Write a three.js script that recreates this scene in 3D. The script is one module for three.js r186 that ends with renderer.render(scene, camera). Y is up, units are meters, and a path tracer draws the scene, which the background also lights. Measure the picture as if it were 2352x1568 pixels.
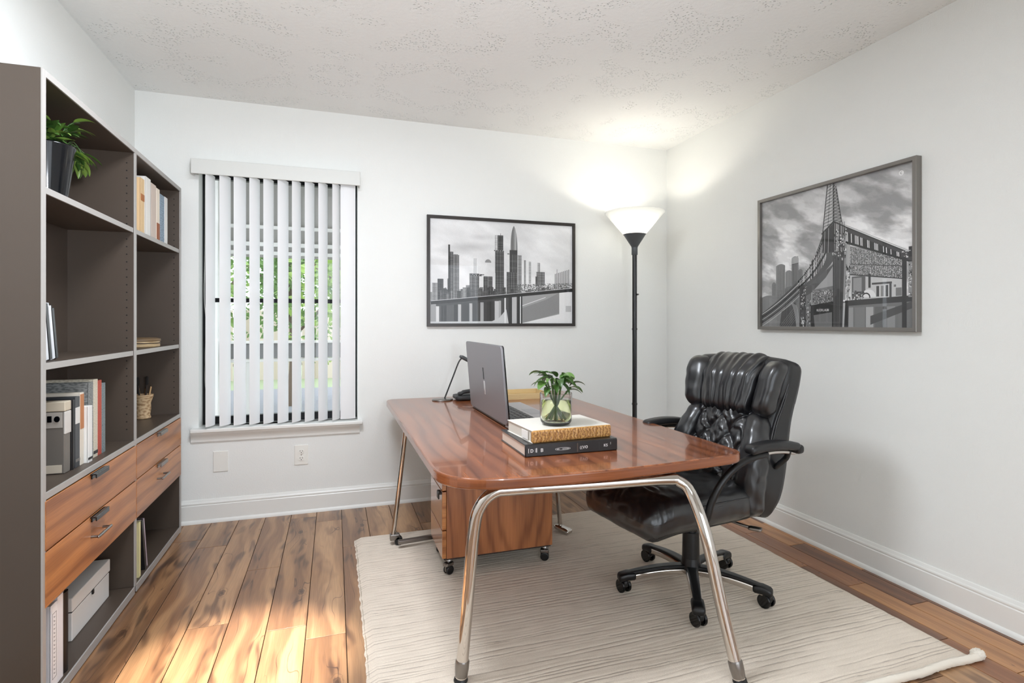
import * as THREE from 'three';
import { RoundedBoxGeometry } from 'three/addons/geometries/RoundedBoxGeometry.js';
import * as BGU from 'three/addons/utils/BufferGeometryUtils.js';
import { RectAreaLightUniformsLib } from 'three/addons/lights/RectAreaLightUniformsLib.js';
import { createNoise2D, createNoise3D } from 'simplex-noise';

// ------------------------------------------------------------------ camera, sky, exposure, large lights
const scene = new THREE.Scene();
const renderer = new THREE.WebGLRenderer();
renderer.toneMapping = THREE.LinearToneMapping;
renderer.toneMappingExposure = 1.13;
renderer.shadowMap.enabled = true;
RectAreaLightUniformsLib.init();

const FOCAL = 1250;
const camera = new THREE.PerspectiveCamera(2 * Math.atan(784 / FOCAL) * 180 / Math.PI, 2352 / 1568, 0.05, 200);
camera.position.set(0, 1.15, 0);
camera.rotation.set(0, -18.07 * Math.PI / 180, 0);
camera.setViewOffset(2352, 1568, 0, 44, 2352, 1568);        // shift lens: level camera, horizon a little above the middle

scene.background = new THREE.Color(0.86, 0.93, 1.0);          // even bright overcast sky
scene.backgroundIntensity = 3.0;

const XL = -1.055, XR = 2.372, ZB = -3.525, ZF = 1.25, HC = 2.44;   // room
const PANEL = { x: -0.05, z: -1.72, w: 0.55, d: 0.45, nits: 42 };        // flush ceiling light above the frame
const SPOT = { x: -0.35, z: -1.5, tx: -0.3, tz: -2.02, cd: 135 };      // recessed downlight over the bare floor
const LAMP = { x: 1.905, z: -3.2, cd: 0.45 };                        // uplighter in the corner
const FLASH = { p: [0.45, 1.25, 0.75], t: [-0.05, 2.44, -1.0], cd: 17 };  // photographer's light on a stand behind the camera, bounced off the ceiling

// ------------------------------------------------------------------ helpers
function mulberry(a) { return () => { a = (a + 0x6d2b79f5) | 0; let t = Math.imul(a ^ (a >>> 15), 1 | a); t = (t + Math.imul(t ^ (t >>> 7), 61 | t)) ^ t; return ((t ^ (t >>> 14)) >>> 0) / 4294967296; }; }
const rnd = mulberry(77);
const rr = (a, b) => a + (b - a) * rnd();
const n2 = createNoise2D(mulberry(5)), n3 = createNoise3D(mulberry(9));
const clamp = (x, a = 0, b = 1) => Math.min(b, Math.max(a, x));
const mix = (a, b, t) => a + (b - a) * t;
const sstep = (a, b, x) => { const t = clamp((x - a) / (b - a)); return t * t * (3 - 2 * t); };
const fbm = (x, y, o = 4) => { let s = 0, a = 0.5; for (let i = 0; i < o; i++) { s += a * n2(x, y); x = x * 2.03 + 17.1; y = y * 2.03 - 9.7; a *= 0.5; } return s; };
const V = (x, y, z) => new THREE.Vector3(x, y, z);
const R = (d) => d * Math.PI / 180;

const used = new Map();
function numbered(name) { const k = used.get(name) ?? 0; used.set(name, k + 1); return k ? `${name}_${String(k).padStart(3, '0')}` : name; }
function shadowed(o) { o.castShadow = true; o.receiveShadow = true; return o; }
function thing(name, label, category, pos = [0, 0, 0], group, turn = 0) {
  const o = new THREE.Group(); o.name = numbered(name); o.position.set(...pos); o.rotation.y = turn;
  o.userData = { label, category }; if (group) o.userData.group = group;
  scene.add(o); return o;
}
function struct(name, label) { const o = new THREE.Group(); o.name = name; o.userData = { kind: 'structure', label }; scene.add(o); return o; }
function part(name, geo, material, parent, label, kind) {
  const g = Array.isArray(geo) ? merge(geo) : geo;
  const m = shadowed(new THREE.Mesh(g, material)); m.name = name;
  if (label) m.userData.label = label;
  if (kind) m.userData.kind = kind;
  parent.add(m); return m;
}
function solo(name, geo, material, label, category, group) {
  const m = shadowed(new THREE.Mesh(Array.isArray(geo) ? merge(geo) : geo, material)); m.name = numbered(name);
  m.userData = { label, category }; if (group) m.userData.group = group; scene.add(m); return m;
}
function merge(list) {
  return BGU.mergeGeometries(list.map((g) => { const h = g.index ? g.toNonIndexed() : g.clone(); for (const k of Object.keys(h.attributes)) if (!['position', 'normal', 'uv'].includes(k)) h.deleteAttribute(k); if (!h.attributes.uv) h.setAttribute('uv', new THREE.BufferAttribute(new Float32Array(h.attributes.position.count * 2), 2)); return h; }));
}
// planar uv in metres; v runs along the grain axis
function uvm(geo, grain = 'y', off = [0, 0]) {
  const g = geo.index ? geo.toNonIndexed() : geo; if (!g.attributes.normal) g.computeVertexNormals();
  const p = g.attributes.position, uv = new Float32Array(p.count * 2), A = V(0, 0, 0), B = V(0, 0, 0), C = V(0, 0, 0);
  for (let i = 0; i < p.count; i += 3) {
    A.fromBufferAttribute(p, i); B.fromBufferAttribute(p, i + 1); C.fromBufferAttribute(p, i + 2);
    const n = B.clone().sub(A).cross(C.clone().sub(A)); const a = [Math.abs(n.x), Math.abs(n.y), Math.abs(n.z)];
    const k = a[0] >= a[1] && a[0] >= a[2] ? 'x' : a[1] >= a[2] ? 'y' : 'z';
    const rest = ['x', 'y', 'z'].filter((c) => c !== k); const v = rest.includes(grain) ? grain : rest[0]; const u = rest.find((c) => c !== v);
    [A, B, C].forEach((q, j) => { uv[(i + j) * 2] = q[u] + off[0]; uv[(i + j) * 2 + 1] = q[v] + off[1]; });
  }
  g.setAttribute('uv', new THREE.BufferAttribute(uv, 2)); return g;
}
// box by its extents, with small rounded edges
function bx(x0, x1, y0, y1, z0, z1, r = 0.002, seg = 1) {
  const w = Math.abs(x1 - x0), h = Math.abs(y1 - y0), d = Math.abs(z1 - z0);
  const g = r > 0 ? new RoundedBoxGeometry(w, h, d, seg, Math.min(r, w / 2.01, h / 2.01, d / 2.01)) : new THREE.BoxGeometry(w, h, d);
  return g.translate((x0 + x1) / 2, (y0 + y1) / 2, (z0 + z1) / 2);
}
function tube(pts, r, seg = 32, rad = 10, tension = 0.5) { return new THREE.TubeGeometry(new THREE.CatmullRomCurve3(pts.map((p) => V(...p)), false, 'catmullrom', tension), seg, r, rad, false); }
// tube with closed ends
function rod(pts, r, seg = 32, rad = 12) {
  const g = tube(pts, r, seg, rad), a = V(...pts[0]), b = V(...pts[pts.length - 1]);
  const s1 = new THREE.SphereGeometry(r, rad, 6).translate(a.x, a.y, a.z), s2 = new THREE.SphereGeometry(r, rad, 6).translate(b.x, b.y, b.z);
  return merge([g, s1, s2]);
}
function lathe(profile, seg = 40) { return new THREE.LatheGeometry(profile.map(([r, y]) => new THREE.Vector2(r, y)), seg); }
function cyl(r0, r1, h, x, y, z, seg = 20) { return new THREE.CylinderGeometry(r1, r0, h, seg).translate(x, y + h / 2, z); }
// soft box: dense rounded box whose surface is pushed about by f(p, n)
function soft(w, h, d, r, seg, f) {
  const g = new THREE.BoxGeometry(w, h, d, seg[0], seg[1], seg[2]); g.deleteAttribute('normal'); g.deleteAttribute('uv');
  const q = BGU.mergeVertices(g, 1e-6), p = q.attributes.position, hx = w / 2 - r, hy = h / 2 - r, hz = d / 2 - r;
  for (let i = 0; i < p.count; i++) {
    const x = p.getX(i), y = p.getY(i), z = p.getZ(i);
    const c = V(clamp(x, -hx, hx), clamp(y, -hy, hy), clamp(z, -hz, hz)), n = V(x, y, z).sub(c);
    if (n.lengthSq() < 1e-12) n.set(Math.abs(x) > w / 2 - 1e-6 ? Math.sign(x) : 0, Math.abs(y) > h / 2 - 1e-6 ? Math.sign(y) : 0, Math.abs(z) > d / 2 - 1e-6 ? Math.sign(z) : 0);
    n.normalize(); const s = c.addScaledVector(n, r); if (f) f(s, n); p.setXYZ(i, s.x, s.y, s.z);
  }
  q.computeVertexNormals(); return q;
}
// ------------------------------------------------------------------ textures
function tex(w, h, f, repeat, srgb = true) {
  const d = new Uint8Array(w * h * 4);
  for (let y = 0; y < h; y++) for (let x = 0; x < w; x++) { const c = f(x / w, y / h, x, y), i = (y * w + x) * 4; d[i] = clamp(c[0], 0, 255); d[i + 1] = clamp(c[1], 0, 255); d[i + 2] = clamp(c[2], 0, 255); d[i + 3] = 255; }
  const t = new THREE.DataTexture(d, w, h, THREE.RGBAFormat); t.magFilter = THREE.LinearFilter; t.minFilter = THREE.LinearMipmapLinearFilter; t.generateMipmaps = true;
  t.wrapS = t.wrapT = THREE.RepeatWrapping; if (repeat) t.repeat.set(...repeat); if (srgb) t.colorSpace = THREE.SRGBColorSpace; t.needsUpdate = true; return t;
}
const lerp3 = (a, b, t) => [mix(a[0], b[0], t), mix(a[1], b[1], t), mix(a[2], b[2], t)];
const mirror = (t) => { const s = t - Math.floor(t); return s < 0.5 ? s * 2 : 2 - s * 2; };
// furniture veneer: u across, v along the grain; cathedral figure where cath > 0. Covers sizeU x sizeV metres, mirrored so that it tiles.
function veneer(sizeU, sizeV, light, dark, cath, seed, contrast = 1) {
  const w = 384, h = 512;
  const t = tex(w, h, (u, v) => {
    const x = u * sizeU, y = v * sizeV;
    const wob = n2(x * 3 + seed, y * 1.1) * 0.02 + n2(x * 9 + seed, y * 2.4) * 0.006;
    let g = (x + wob) * 46;
    if (cath) { const cx = x - cath, cy = y - 0.1; g = (Math.sqrt(cx * cx + 0.0012) - cy * 0.17 + wob * 0.9) * 52 + n2(x * 6, y * 2 + seed) * 0.5; }
    const ring = Math.pow(0.5 + 0.5 * Math.sin(g * 2.2 + n2(x * 20 + seed, y * 1.3) * 1.1), 3.0);
    const fibre = n2(x * 420, y * 7 + seed) * 0.5 + n2(x * 160, y * 3.2 - seed) * 0.5;
    const broad = n2(x * 7 + seed * 3, y * 0.8);
    const k = clamp(0.28 + contrast * (0.42 * ring * 0.8 + 0.16 * fibre + 0.2 * broad));
    return lerp3(light, dark, k);
  }, [1 / sizeU, 1 / sizeV]);
  t.wrapS = t.wrapT = THREE.MirroredRepeatWrapping; return t;
}
function plankTex(seed, light, mid, dark, streak) {
  const w = 160, h = 1024;
  return tex(w, h, (u, v) => {
    const x = u * 0.142, y = v * 1.22, s = seed * 13.7;
    const wx = x + n2(x * 5 + s, y * 1.6) * 0.02 + n2(x * 20, y * 5 + s) * 0.004;
    let tone = 0.5 + 0.62 * n2(wx * 11 + s, y * 0.85) + 0.22 * n2(wx * 34 + s, y * 1.7);
    tone = sstep(0.1, 0.95, tone);
    let c = lerp3(light, mid, tone);
    const fib = n2(x * 420 + s, y * 9) * 0.5 + n2(x * 170, y * 4 + s) * 0.5;
    const rid = 1 - Math.abs(n2(wx * 15 + s * 2, y * 1.15 + n2(x * 8, y * 3 + s) * 0.25));
    const vein = sstep(0.955, 0.995, rid) * sstep(0.0, 0.5, n2(wx * 6 - s, y * 1.3) + 0.2);
    const smoke = sstep(0.12, 0.75, n2(wx * 9 + s * 5, y * 1.9 - s) * 0.7 + n2(wx * 30, y * 6 + s) * 0.35) * streak;
    c = lerp3(c, dark, clamp(smoke * 0.66 + vein * 0.7));
    for (let k = 0; k < (seed % 3); k++) {
      const kx = 0.03 + 0.08 * (0.5 + 0.5 * Math.sin(seed * 3.1 + k * 2)), ky = 0.2 + 0.8 * (0.5 + 0.5 * Math.sin(seed * 5.3 + k * 4.1));
      const dd = Math.hypot((x - kx) * 1.0, (y - ky) * 0.45) + n2(x * 60 + s, y * 40) * 0.0022;
      const on = streak > 0.5 ? 1 : 0.25;
      c = lerp3(c, dark, on * clamp(sstep(0.016, 0.003, dd) * 0.8 + sstep(0.4, 0.9, Math.sin(dd * 700)) * sstep(0.03, 0.01, dd) * 0.45));
    }
    const f = 1 + fib * 0.085; return [c[0] * f, c[1] * f, c[2] * f];
  });
}
const noiseTex = tex(512, 512, (u, v) => { const a = u * Math.PI * 2, b = v * Math.PI * 2; const g = 128 + 70 * (n3(Math.cos(a) * 9, Math.sin(a) * 9, Math.cos(b) * 9 + Math.sin(b) * 5) + 0.6 * n3(Math.cos(a) * 23 + 5, Math.sin(a) * 23, Math.cos(b) * 23 + Math.sin(b) * 11)); return [g, g, g]; }, null, false);
const rep = (t, x, y) => { const c = t.clone(); c.repeat.set(x, y); c.needsUpdate = true; return c; };

// ------------------------------------------------------------------ materials
const std = (hex, rough = 0.6, metal = 0, extra = {}) => new THREE.MeshStandardMaterial({ color: hex, roughness: rough, metalness: metal, ...extra });
const phy = (hex, rough, extra = {}) => new THREE.MeshPhysicalMaterial({ color: hex, roughness: rough, ...extra });
const ceilBump = tex(1024, 1024, (u, v) => {
  const x = u * 1.5, y = v * 1.5; const a = n2(x * 30, y * 30) + 0.6 * n2(x * 95, y * 95);
  const pit = sstep(0.66, 0.78, n2(x * 62 + 40, y * 84)) * sstep(-0.1, 0.5, n2(x * 4 + 9, y * 4));
  const g = 170 + 13 * a - 150 * pit; return [g, g, g];
}, [1 / 1.5, 1 / 1.5], false); ceilBump.wrapS = ceilBump.wrapT = THREE.MirroredRepeatWrapping;
const M = {
  wall: std(0xeff0ed, 0.75, 0, { bumpMap: rep(noiseTex, 4, 4), bumpScale: 0.0006 }),
  ceiling: std(0xf4f5f3, 0.9, 0, { bumpMap: ceilBump, bumpScale: 0.008 }),
  trim: phy(0xeeeeea, 0.35, { clearcoat: 0.3, clearcoatRoughness: 0.3 }),
  subfloor: std(0x3a2c22, 0.9),
  cabinet: std(0x4c4138, 0.42, 0, { bumpMap: rep(noiseTex, 30, 4), bumpScale: 0.0001 }),
  cabinetEdge: std(0xa8a4a0, 0.4),
  hole: std(0x141313, 0.9),
  chrome: std(0xd2ccc6, 0.06, 1),
  steel: std(0x8d8884, 0.28, 1),
  blackPlastic: phy(0x101012, 0.36, {}),
  blackGloss: phy(0x07080c, 0.1, {}),
  blackMetal: phy(0x0c0c0d, 0.32, { clearcoat: 0.4 }),
  greyMetal: std(0x55585a, 0.45, 0.3),
  white: std(0xe8e8e6, 0.5),
  plateWhite: phy(0xf0efe9, 0.3),
  vane: phy(0xfcfcfd, 0.55, { transmission: 0.25, thickness: 0, side: THREE.DoubleSide }),
  winFrame: std(0x15171b, 0.4, 0.4),
  glass: phy(0xffffff, 0.0, { transmission: 1, thickness: 0, ior: 1.45 }),
  paper: std(0xe6dfd2, 0.8),
};
const WAL_L = [196, 128, 78], WAL_D = [104, 54, 28];
const topTex = veneer(0.72, 1.25, [168, 100, 60], [92, 48, 28], 0, 3.3, 1.1);
const drawTex = veneer(0.42, 0.9, [206, 138, 78], [124, 70, 34], 0, 8.1, 1.1);
const sideTex = veneer(0.55, 0.75, [190, 122, 74], [108, 60, 34], 0.36, 1.7, 1.1);
M.deskTop = phy(0xffffff, 0.2, { map: topTex, ior: 1.5, clearcoat: 0.4, clearcoatRoughness: 0.03 });
M.drawer = phy(0xffffff, 0.38, { map: drawTex, clearcoat: 0.25, clearcoatRoughness: 0.25 });
M.pedSide = phy(0xffffff, 0.35, { map: sideTex, clearcoat: 0.4, clearcoatRoughness: 0.15 });
M.pedDrawer = phy(0xffffff, 0.25, { map: drawTex, clearcoat: 0.9, clearcoatRoughness: 0.12 });
const leatherBump = rep(noiseTex, 1, 1);
M.leather = phy(0x17171a, 0.34, { clearcoat: 0.6, clearcoatRoughness: 0.22 });
M.leatherSmooth = phy(0x1a1a1c, 0.42, { clearcoat: 0.15, clearcoatRoughness: 0.35 });
M.piping = phy(0x1e1e21, 0.3, { clearcoat: 0.4 });

// ================================================================== ROOM
const TH = 0.14;
// floor: laminate planks laid one by one, running towards the window wall
{
  const floor = struct('floor', 'brown wood laminate plank floor');
  part('subfloor', bx(XL - TH, XR + TH, -0.06, -0.012, ZB - TH, ZF + TH, 0), M.subfloor, floor);
  const mats = [];
  const pal = [[[180, 144, 112], [146, 110, 82], [84, 60, 47], 0.9], [[170, 134, 102], [130, 97, 72], [76, 54, 42], 1.15], [[192, 156, 122], [158, 122, 92], [98, 70, 54], 0.55], [[162, 126, 96], [120, 89, 66], [70, 50, 39], 1.2], [[186, 150, 116], [150, 114, 85], [88, 63, 48], 0.8], [[176, 140, 107], [138, 103, 77], [80, 57, 44], 1.0]];
  pal.forEach((p, i) => mats.push(phy(0xf4ead9, 0.34, { map: plankTex(i + 1, ...p), clearcoat: 0.35, clearcoatRoughness: 0.22 })));
  const warm = [[[160, 108, 70], [134, 86, 55], [98, 62, 40], 0.3], [[128, 84, 54], [104, 66, 43], [76, 48, 32], 0.35], [[184, 132, 86], [160, 110, 70], [116, 78, 50], 0.2]].map((p, i) => phy(0xffffff, 0.36, { map: plankTex(i + 11, ...p), clearcoat: 0.3, clearcoatRoughness: 0.25 }));
  const W = 0.142, L = 1.22, G = 0.0012;
  const pr = mulberry(31);
  let col = 0;
  for (let x = -1.095; x < XR; x += (x > 1.95 ? 0.1 : W), col++) {
    const w = x > 1.95 ? 0.1 : W, warmCol = x > 1.95, len = warmCol ? 0.62 : L;
    let z = ZB - pr() * len;
    let k = 0;
    while (z < ZF) {
      const x0 = Math.max(x + G, XL - 0.02), x1 = Math.min(x + w - G, XR + 0.02), z0 = Math.max(z + G, ZB - 0.02), z1 = Math.min(z + len - G, ZF + 0.02);
      if (x1 - x0 > 0.02 && z1 - z0 > 0.02) {
        const g = bx(x0, x1, -0.012, 0, z0, z1, 0.0012, 1);
        const p = g.attributes.position, uv = g.attributes.uv, flip = pr() < 0.5;
        for (let i = 0; i < p.count; i++) uv.setXY(i, (p.getX(i) - x) / W, flip ? 1 - (p.getZ(i) - z) / L : (p.getZ(i) - z) / L);
        part('plank', g, warmCol ? warm[Math.floor(pr() * 3)] : mats[Math.floor(pr() * 6)], floor);
      }
      z += len; k++;
    }
  }
}
// ceiling and walls
const DX0 = -0.3, DX1 = 2.2, DY1 = 2.08;      // sliding glass door in the wall behind the photographer
{
  const c = shadowed(new THREE.Mesh(uvm(bx(XL - TH, XR + TH, HC, HC + 0.1, ZB - TH, ZF + TH, 0), 'z'), M.ceiling)); c.name = 'ceiling'; c.userData = { kind: 'structure', label: 'white textured ceiling' }; scene.add(c);
  const mk = (name, g, label) => { const m = shadowed(new THREE.Mesh(uvm(g, 'y'), M.wall)); m.name = name; m.userData = { kind: 'structure', label }; scene.add(m); };
  mk('wall_left', bx(XL - TH, XL, 0, HC, ZB, ZF, 0), 'white wall behind the grey bookcase');
  mk('wall_right', bx(XR, XR + TH, 0, HC, ZB, ZF, 0), 'white wall with the tower picture');
  const sf = new THREE.Shape([new THREE.Vector2(XL - TH, 0), new THREE.Vector2(XR + TH, 0), new THREE.Vector2(XR + TH, HC), new THREE.Vector2(XL - TH, HC)]);
  sf.holes.push(new THREE.Path([new THREE.Vector2(DX0, 0.02), new THREE.Vector2(DX0, DY1), new THREE.Vector2(DX1, DY1), new THREE.Vector2(DX1, 0.02)]));
  mk('wall_front', new THREE.ExtrudeGeometry(sf, { depth: TH, bevelEnabled: false }).translate(0, 0, ZF), 'white wall with the glass door behind the photographer');
  const s = new THREE.Shape([new THREE.Vector2(XL - TH, 0), new THREE.Vector2(XR + TH, 0), new THREE.Vector2(XR + TH, HC), new THREE.Vector2(XL - TH, HC)]);
  s.holes.push(new THREE.Path([new THREE.Vector2(-0.74, 0.545), new THREE.Vector2(-0.74, 2.03), new THREE.Vector2(0.137, 2.03), new THREE.Vector2(0.137, 0.545)]));
  mk('wall_back', new THREE.ExtrudeGeometry(s, { depth: TH, bevelEnabled: false }).translate(0, 0, ZB - TH), 'white wall with the window');
}
{
  const d = struct('door_1', 'sliding glass door behind the photographer'), zf = ZF + 0.05, m = (DX0 + DX1) / 2;
  part('door_frame', [bx(DX0, DX0 + 0.04, 0.02, DY1, zf, zf + 0.06), bx(DX1 - 0.04, DX1, 0.02, DY1, zf, zf + 0.06), bx(DX0 + 0.04, DX1 - 0.04, DY1 - 0.04, DY1, zf, zf + 0.06), bx(DX0 + 0.04, DX1 - 0.04, 0.02, 0.06, zf, zf + 0.06), bx(m - 0.03, m + 0.03, 0.06, DY1 - 0.04, zf, zf + 0.06)], M.white, d);
  for (const [a, b] of [[DX0 + 0.04, m - 0.03], [m + 0.03, DX1 - 0.04]]) part('pane', new THREE.PlaneGeometry(b - a, DY1 - 0.1).translate((a + b) / 2, (DY1 + 0.02) / 2, zf + 0.03), M.glass, d);
  part('handle', rod([[m - 0.05, 0.95, zf - 0.012], [m - 0.05, 1.15, zf - 0.012]], 0.009, 4, 10), M.steel, d);
}
// baseboards with a bead on top and a shoe moulding
{
  const prof = (len) => {
    const s = new THREE.Shape(); s.moveTo(0, 0); s.lineTo(0.024, 0); s.quadraticCurveTo(0.023, 0.016, 0.014, 0.02); s.lineTo(0.014, 0.1); s.lineTo(0.011, 0.104); s.quadraticCurveTo(0.016, 0.112, 0.009, 0.12); s.lineTo(0.004, 0.132); s.lineTo(0, 0.133);
    return new THREE.ExtrudeGeometry(s, { depth: len, bevelEnabled: false, curveSegments: 5 });
  };
  const add = (name, g, label) => { const m = shadowed(new THREE.Mesh(g, M.trim)); m.name = name; m.userData = { kind: 'structure', label }; scene.add(m); };
  add('baseboard_back', prof(XR - XL).rotateY(-Math.PI / 2).translate(XR, 0, ZB), 'white baseboard under the window');
  add('baseboard_right', prof(ZF - ZB).rotateY(Math.PI).translate(XR, 0, ZF), 'white baseboard along the wall with the tower picture');
  add('baseboard_left', prof(ZF - ZB).translate(XL, 0, ZB), 'white baseboard behind the bookcase');
}
// window: dark aluminium frame in the reveal, pane, sill and apron
const WX0 = -0.74, WX1 = 0.137, WY0 = 0.545, WY1 = 2.03;
{
  const w = struct('window_1', 'window with dark metal frame and white sill');
  const zf = ZB - 0.095, f = 0.028;
  part('window_frame', [bx(WX0, WX0 + f, WY0, WY1, zf - 0.04, zf), bx(WX1 - f * 0.6, WX1, WY0, WY1, zf - 0.04, zf), bx(WX0 + f, WX1 - f, WY1 - f, WY1, zf - 0.04, zf), bx(WX0 + f, WX1 - f * 0.6, WY0, WY0 + 0.045, zf - 0.04, zf)], M.winFrame, w, 'dark metal window frame');
  part('sash_rail', bx(WX0 + f, WX1 - f * 0.6, 1.27, 1.295, zf - 0.034, zf - 0.01), M.winFrame, w);
  part('pane', bx(WX0 + f * 0.8, WX1 - f * 0.5, 1.29, WY1 - f * 0.8, zf - 0.024, zf - 0.02, 0), M.glass, w);
  part('pane', bx(WX0 + f * 0.8, WX1 - f * 0.5, WY0 + 0.04, 1.275, zf - 0.03, zf - 0.026, 0), M.glass, w);
  part('window_sill', bx(WX0 - 0.035, WX1 + 0.03, WY0 - 0.022, WY0, ZB - 0.09, ZB + 0.055, 0.006, 2), M.trim, w, 'white painted sill board');
  const s = new THREE.Shape(); s.moveTo(0, 0); s.lineTo(0.012, 0); s.lineTo(0.014, 0.012); s.lineTo(0.02, 0.03); s.lineTo(0.028, 0.045); s.lineTo(0.028, 0.058); s.lineTo(0, 0.058);
  const ap = new THREE.ExtrudeGeometry(s, { depth: WX1 - WX0 + 0.05, bevelEnabled: false }).rotateY(-Math.PI / 2).translate(0, 0, 0);
  // after the turn x runs along -depth, z along the profile
  part('window_apron', ap.translate(WX1 + 0.012, WY0 - 0.08, ZB), M.trim, w, 'moulded white apron under the sill');
}
// vertical blind
{
  const b = thing('vertical_blind', 'white vertical blind hanging in the window, slats half open', 'blind', [0, 0, ZB]);
  part('valance', [bx(-0.765, 0.15, 1.985, 2.07, 0.062, 0.075, 0.004, 2), bx(-0.765, -0.757, 1.985, 2.07, 0.002, 0.07), bx(0.142, 0.15, 1.985, 2.07, 0.002, 0.07), bx(-0.765, 0.15, 2.064, 2.07, 0.002, 0.07)], std(0xdedfdb, 0.5), b, 'flat off-white valance board');
  part('headrail', bx(-0.73, 0.14, 2.005, 2.04, 0.008, 0.048, 0.003), M.white, b);
  const vane = (wd) => {   // slightly bowed strip with thickness
    const n = 8, g = new THREE.BoxGeometry(wd, 1.435, 0.0012, n, 1, 1); const p = g.attributes.position;
    for (let i = 0; i < p.count; i++) p.setZ(i, p.getZ(i) + 0.009 * (1 - (p.getX(i) / wd * 2) ** 2));
    g.computeVertexNormals(); return g;
  };
  const vg = vane(0.089), us = [-0.675, -0.599, -0.522, -0.444, -0.369, -0.29, -0.216, -0.142, -0.066, 0.01, 0.079];
  us.forEach((x, i) => {
    const m = part('slat', vg, M.vane, b); m.position.set(x, 0.558 + 1.435 / 2, 0.03); m.rotation.y = i === 10 ? 0.1 : i === 0 ? 1.2 : 0.99 + 0.07 * Math.sin(i * 2.3);
    const c = part('slat_clip', new THREE.CylinderGeometry(0.004, 0.004, 0.016, 8), M.white, m); c.position.y = 1.435 / 2 + 0.006;
  });
  part('pull_cord', tube([[-0.706, 1.99, 0.0], [-0.708, 1.6, -0.002], [-0.712, 1.3, 0.0], [-0.7, 1.1, -0.004], [-0.708, 0.85, 0.0], [-0.7, 0.72, 0.0]], 0.0022, 40, 6), M.white, b, 'thin white looped cord');
  part('pull_cord', tube([[-0.698, 1.99, 0.004], [-0.7, 1.5, 0.004], [-0.698, 1.15, 0.006], [-0.706, 0.95, 0.004], [-0.7, 0.72, 0.004]], 0.0022, 40, 6), M.white, b, 'thin white looped cord');
}
// wall plates
{
  const o = thing('power_outlet', 'white double power outlet plate under the window', 'outlet', [-0.19, 0.35, ZB]);
  part('plate', new RoundedBoxGeometry(0.078, 0.118, 0.006, 2, 0.0025).translate(0, 0, 0.003), M.plateWhite, o);
  for (const s of [-1, 1]) {
    const f = part('socket', new THREE.CylinderGeometry(0.0165, 0.0165, 0.004, 20).rotateX(Math.PI / 2).scale(1, 0.86, 1).translate(0, s * 0.021, 0.0075), M.plateWhite, o);
    part('slot', [bx(-0.0075, -0.0055, s * 0.021 - 0.001, s * 0.021 + 0.008, 0.009, 0.0098, 0), bx(0.0055, 0.0075, s * 0.021 - 0.001, s * 0.021 + 0.008, 0.009, 0.0098, 0), new THREE.CylinderGeometry(0.0026, 0.0026, 0.001, 10).rotateX(Math.PI / 2).translate(0, s * 0.021 - 0.007, 0.0095)], M.hole, f);
  }
  part('screw', new THREE.CylinderGeometry(0.003, 0.003, 0.002, 10).rotateX(Math.PI / 2).translate(0, 0, 0.007), M.steel, o);
  const q = thing('blank_wall_plate', 'plain white blank wall plate below the left end of the sill', 'wall plate', [-0.627, 0.345, ZB]);
  q.userData.label = 'plain white blank wall plate beside the bookcase end';
  part('plate', new RoundedBoxGeometry(0.078, 0.118, 0.006, 2, 0.0025).translate(0, 0, 0.003), M.plateWhite, q);
  for (const s of [-1, 1]) part('screw', new THREE.CylinderGeometry(0.003, 0.003, 0.002, 10).rotateX(Math.PI / 2).translate(0, s * 0.042, 0.007), M.plateWhite, q);
}
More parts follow.
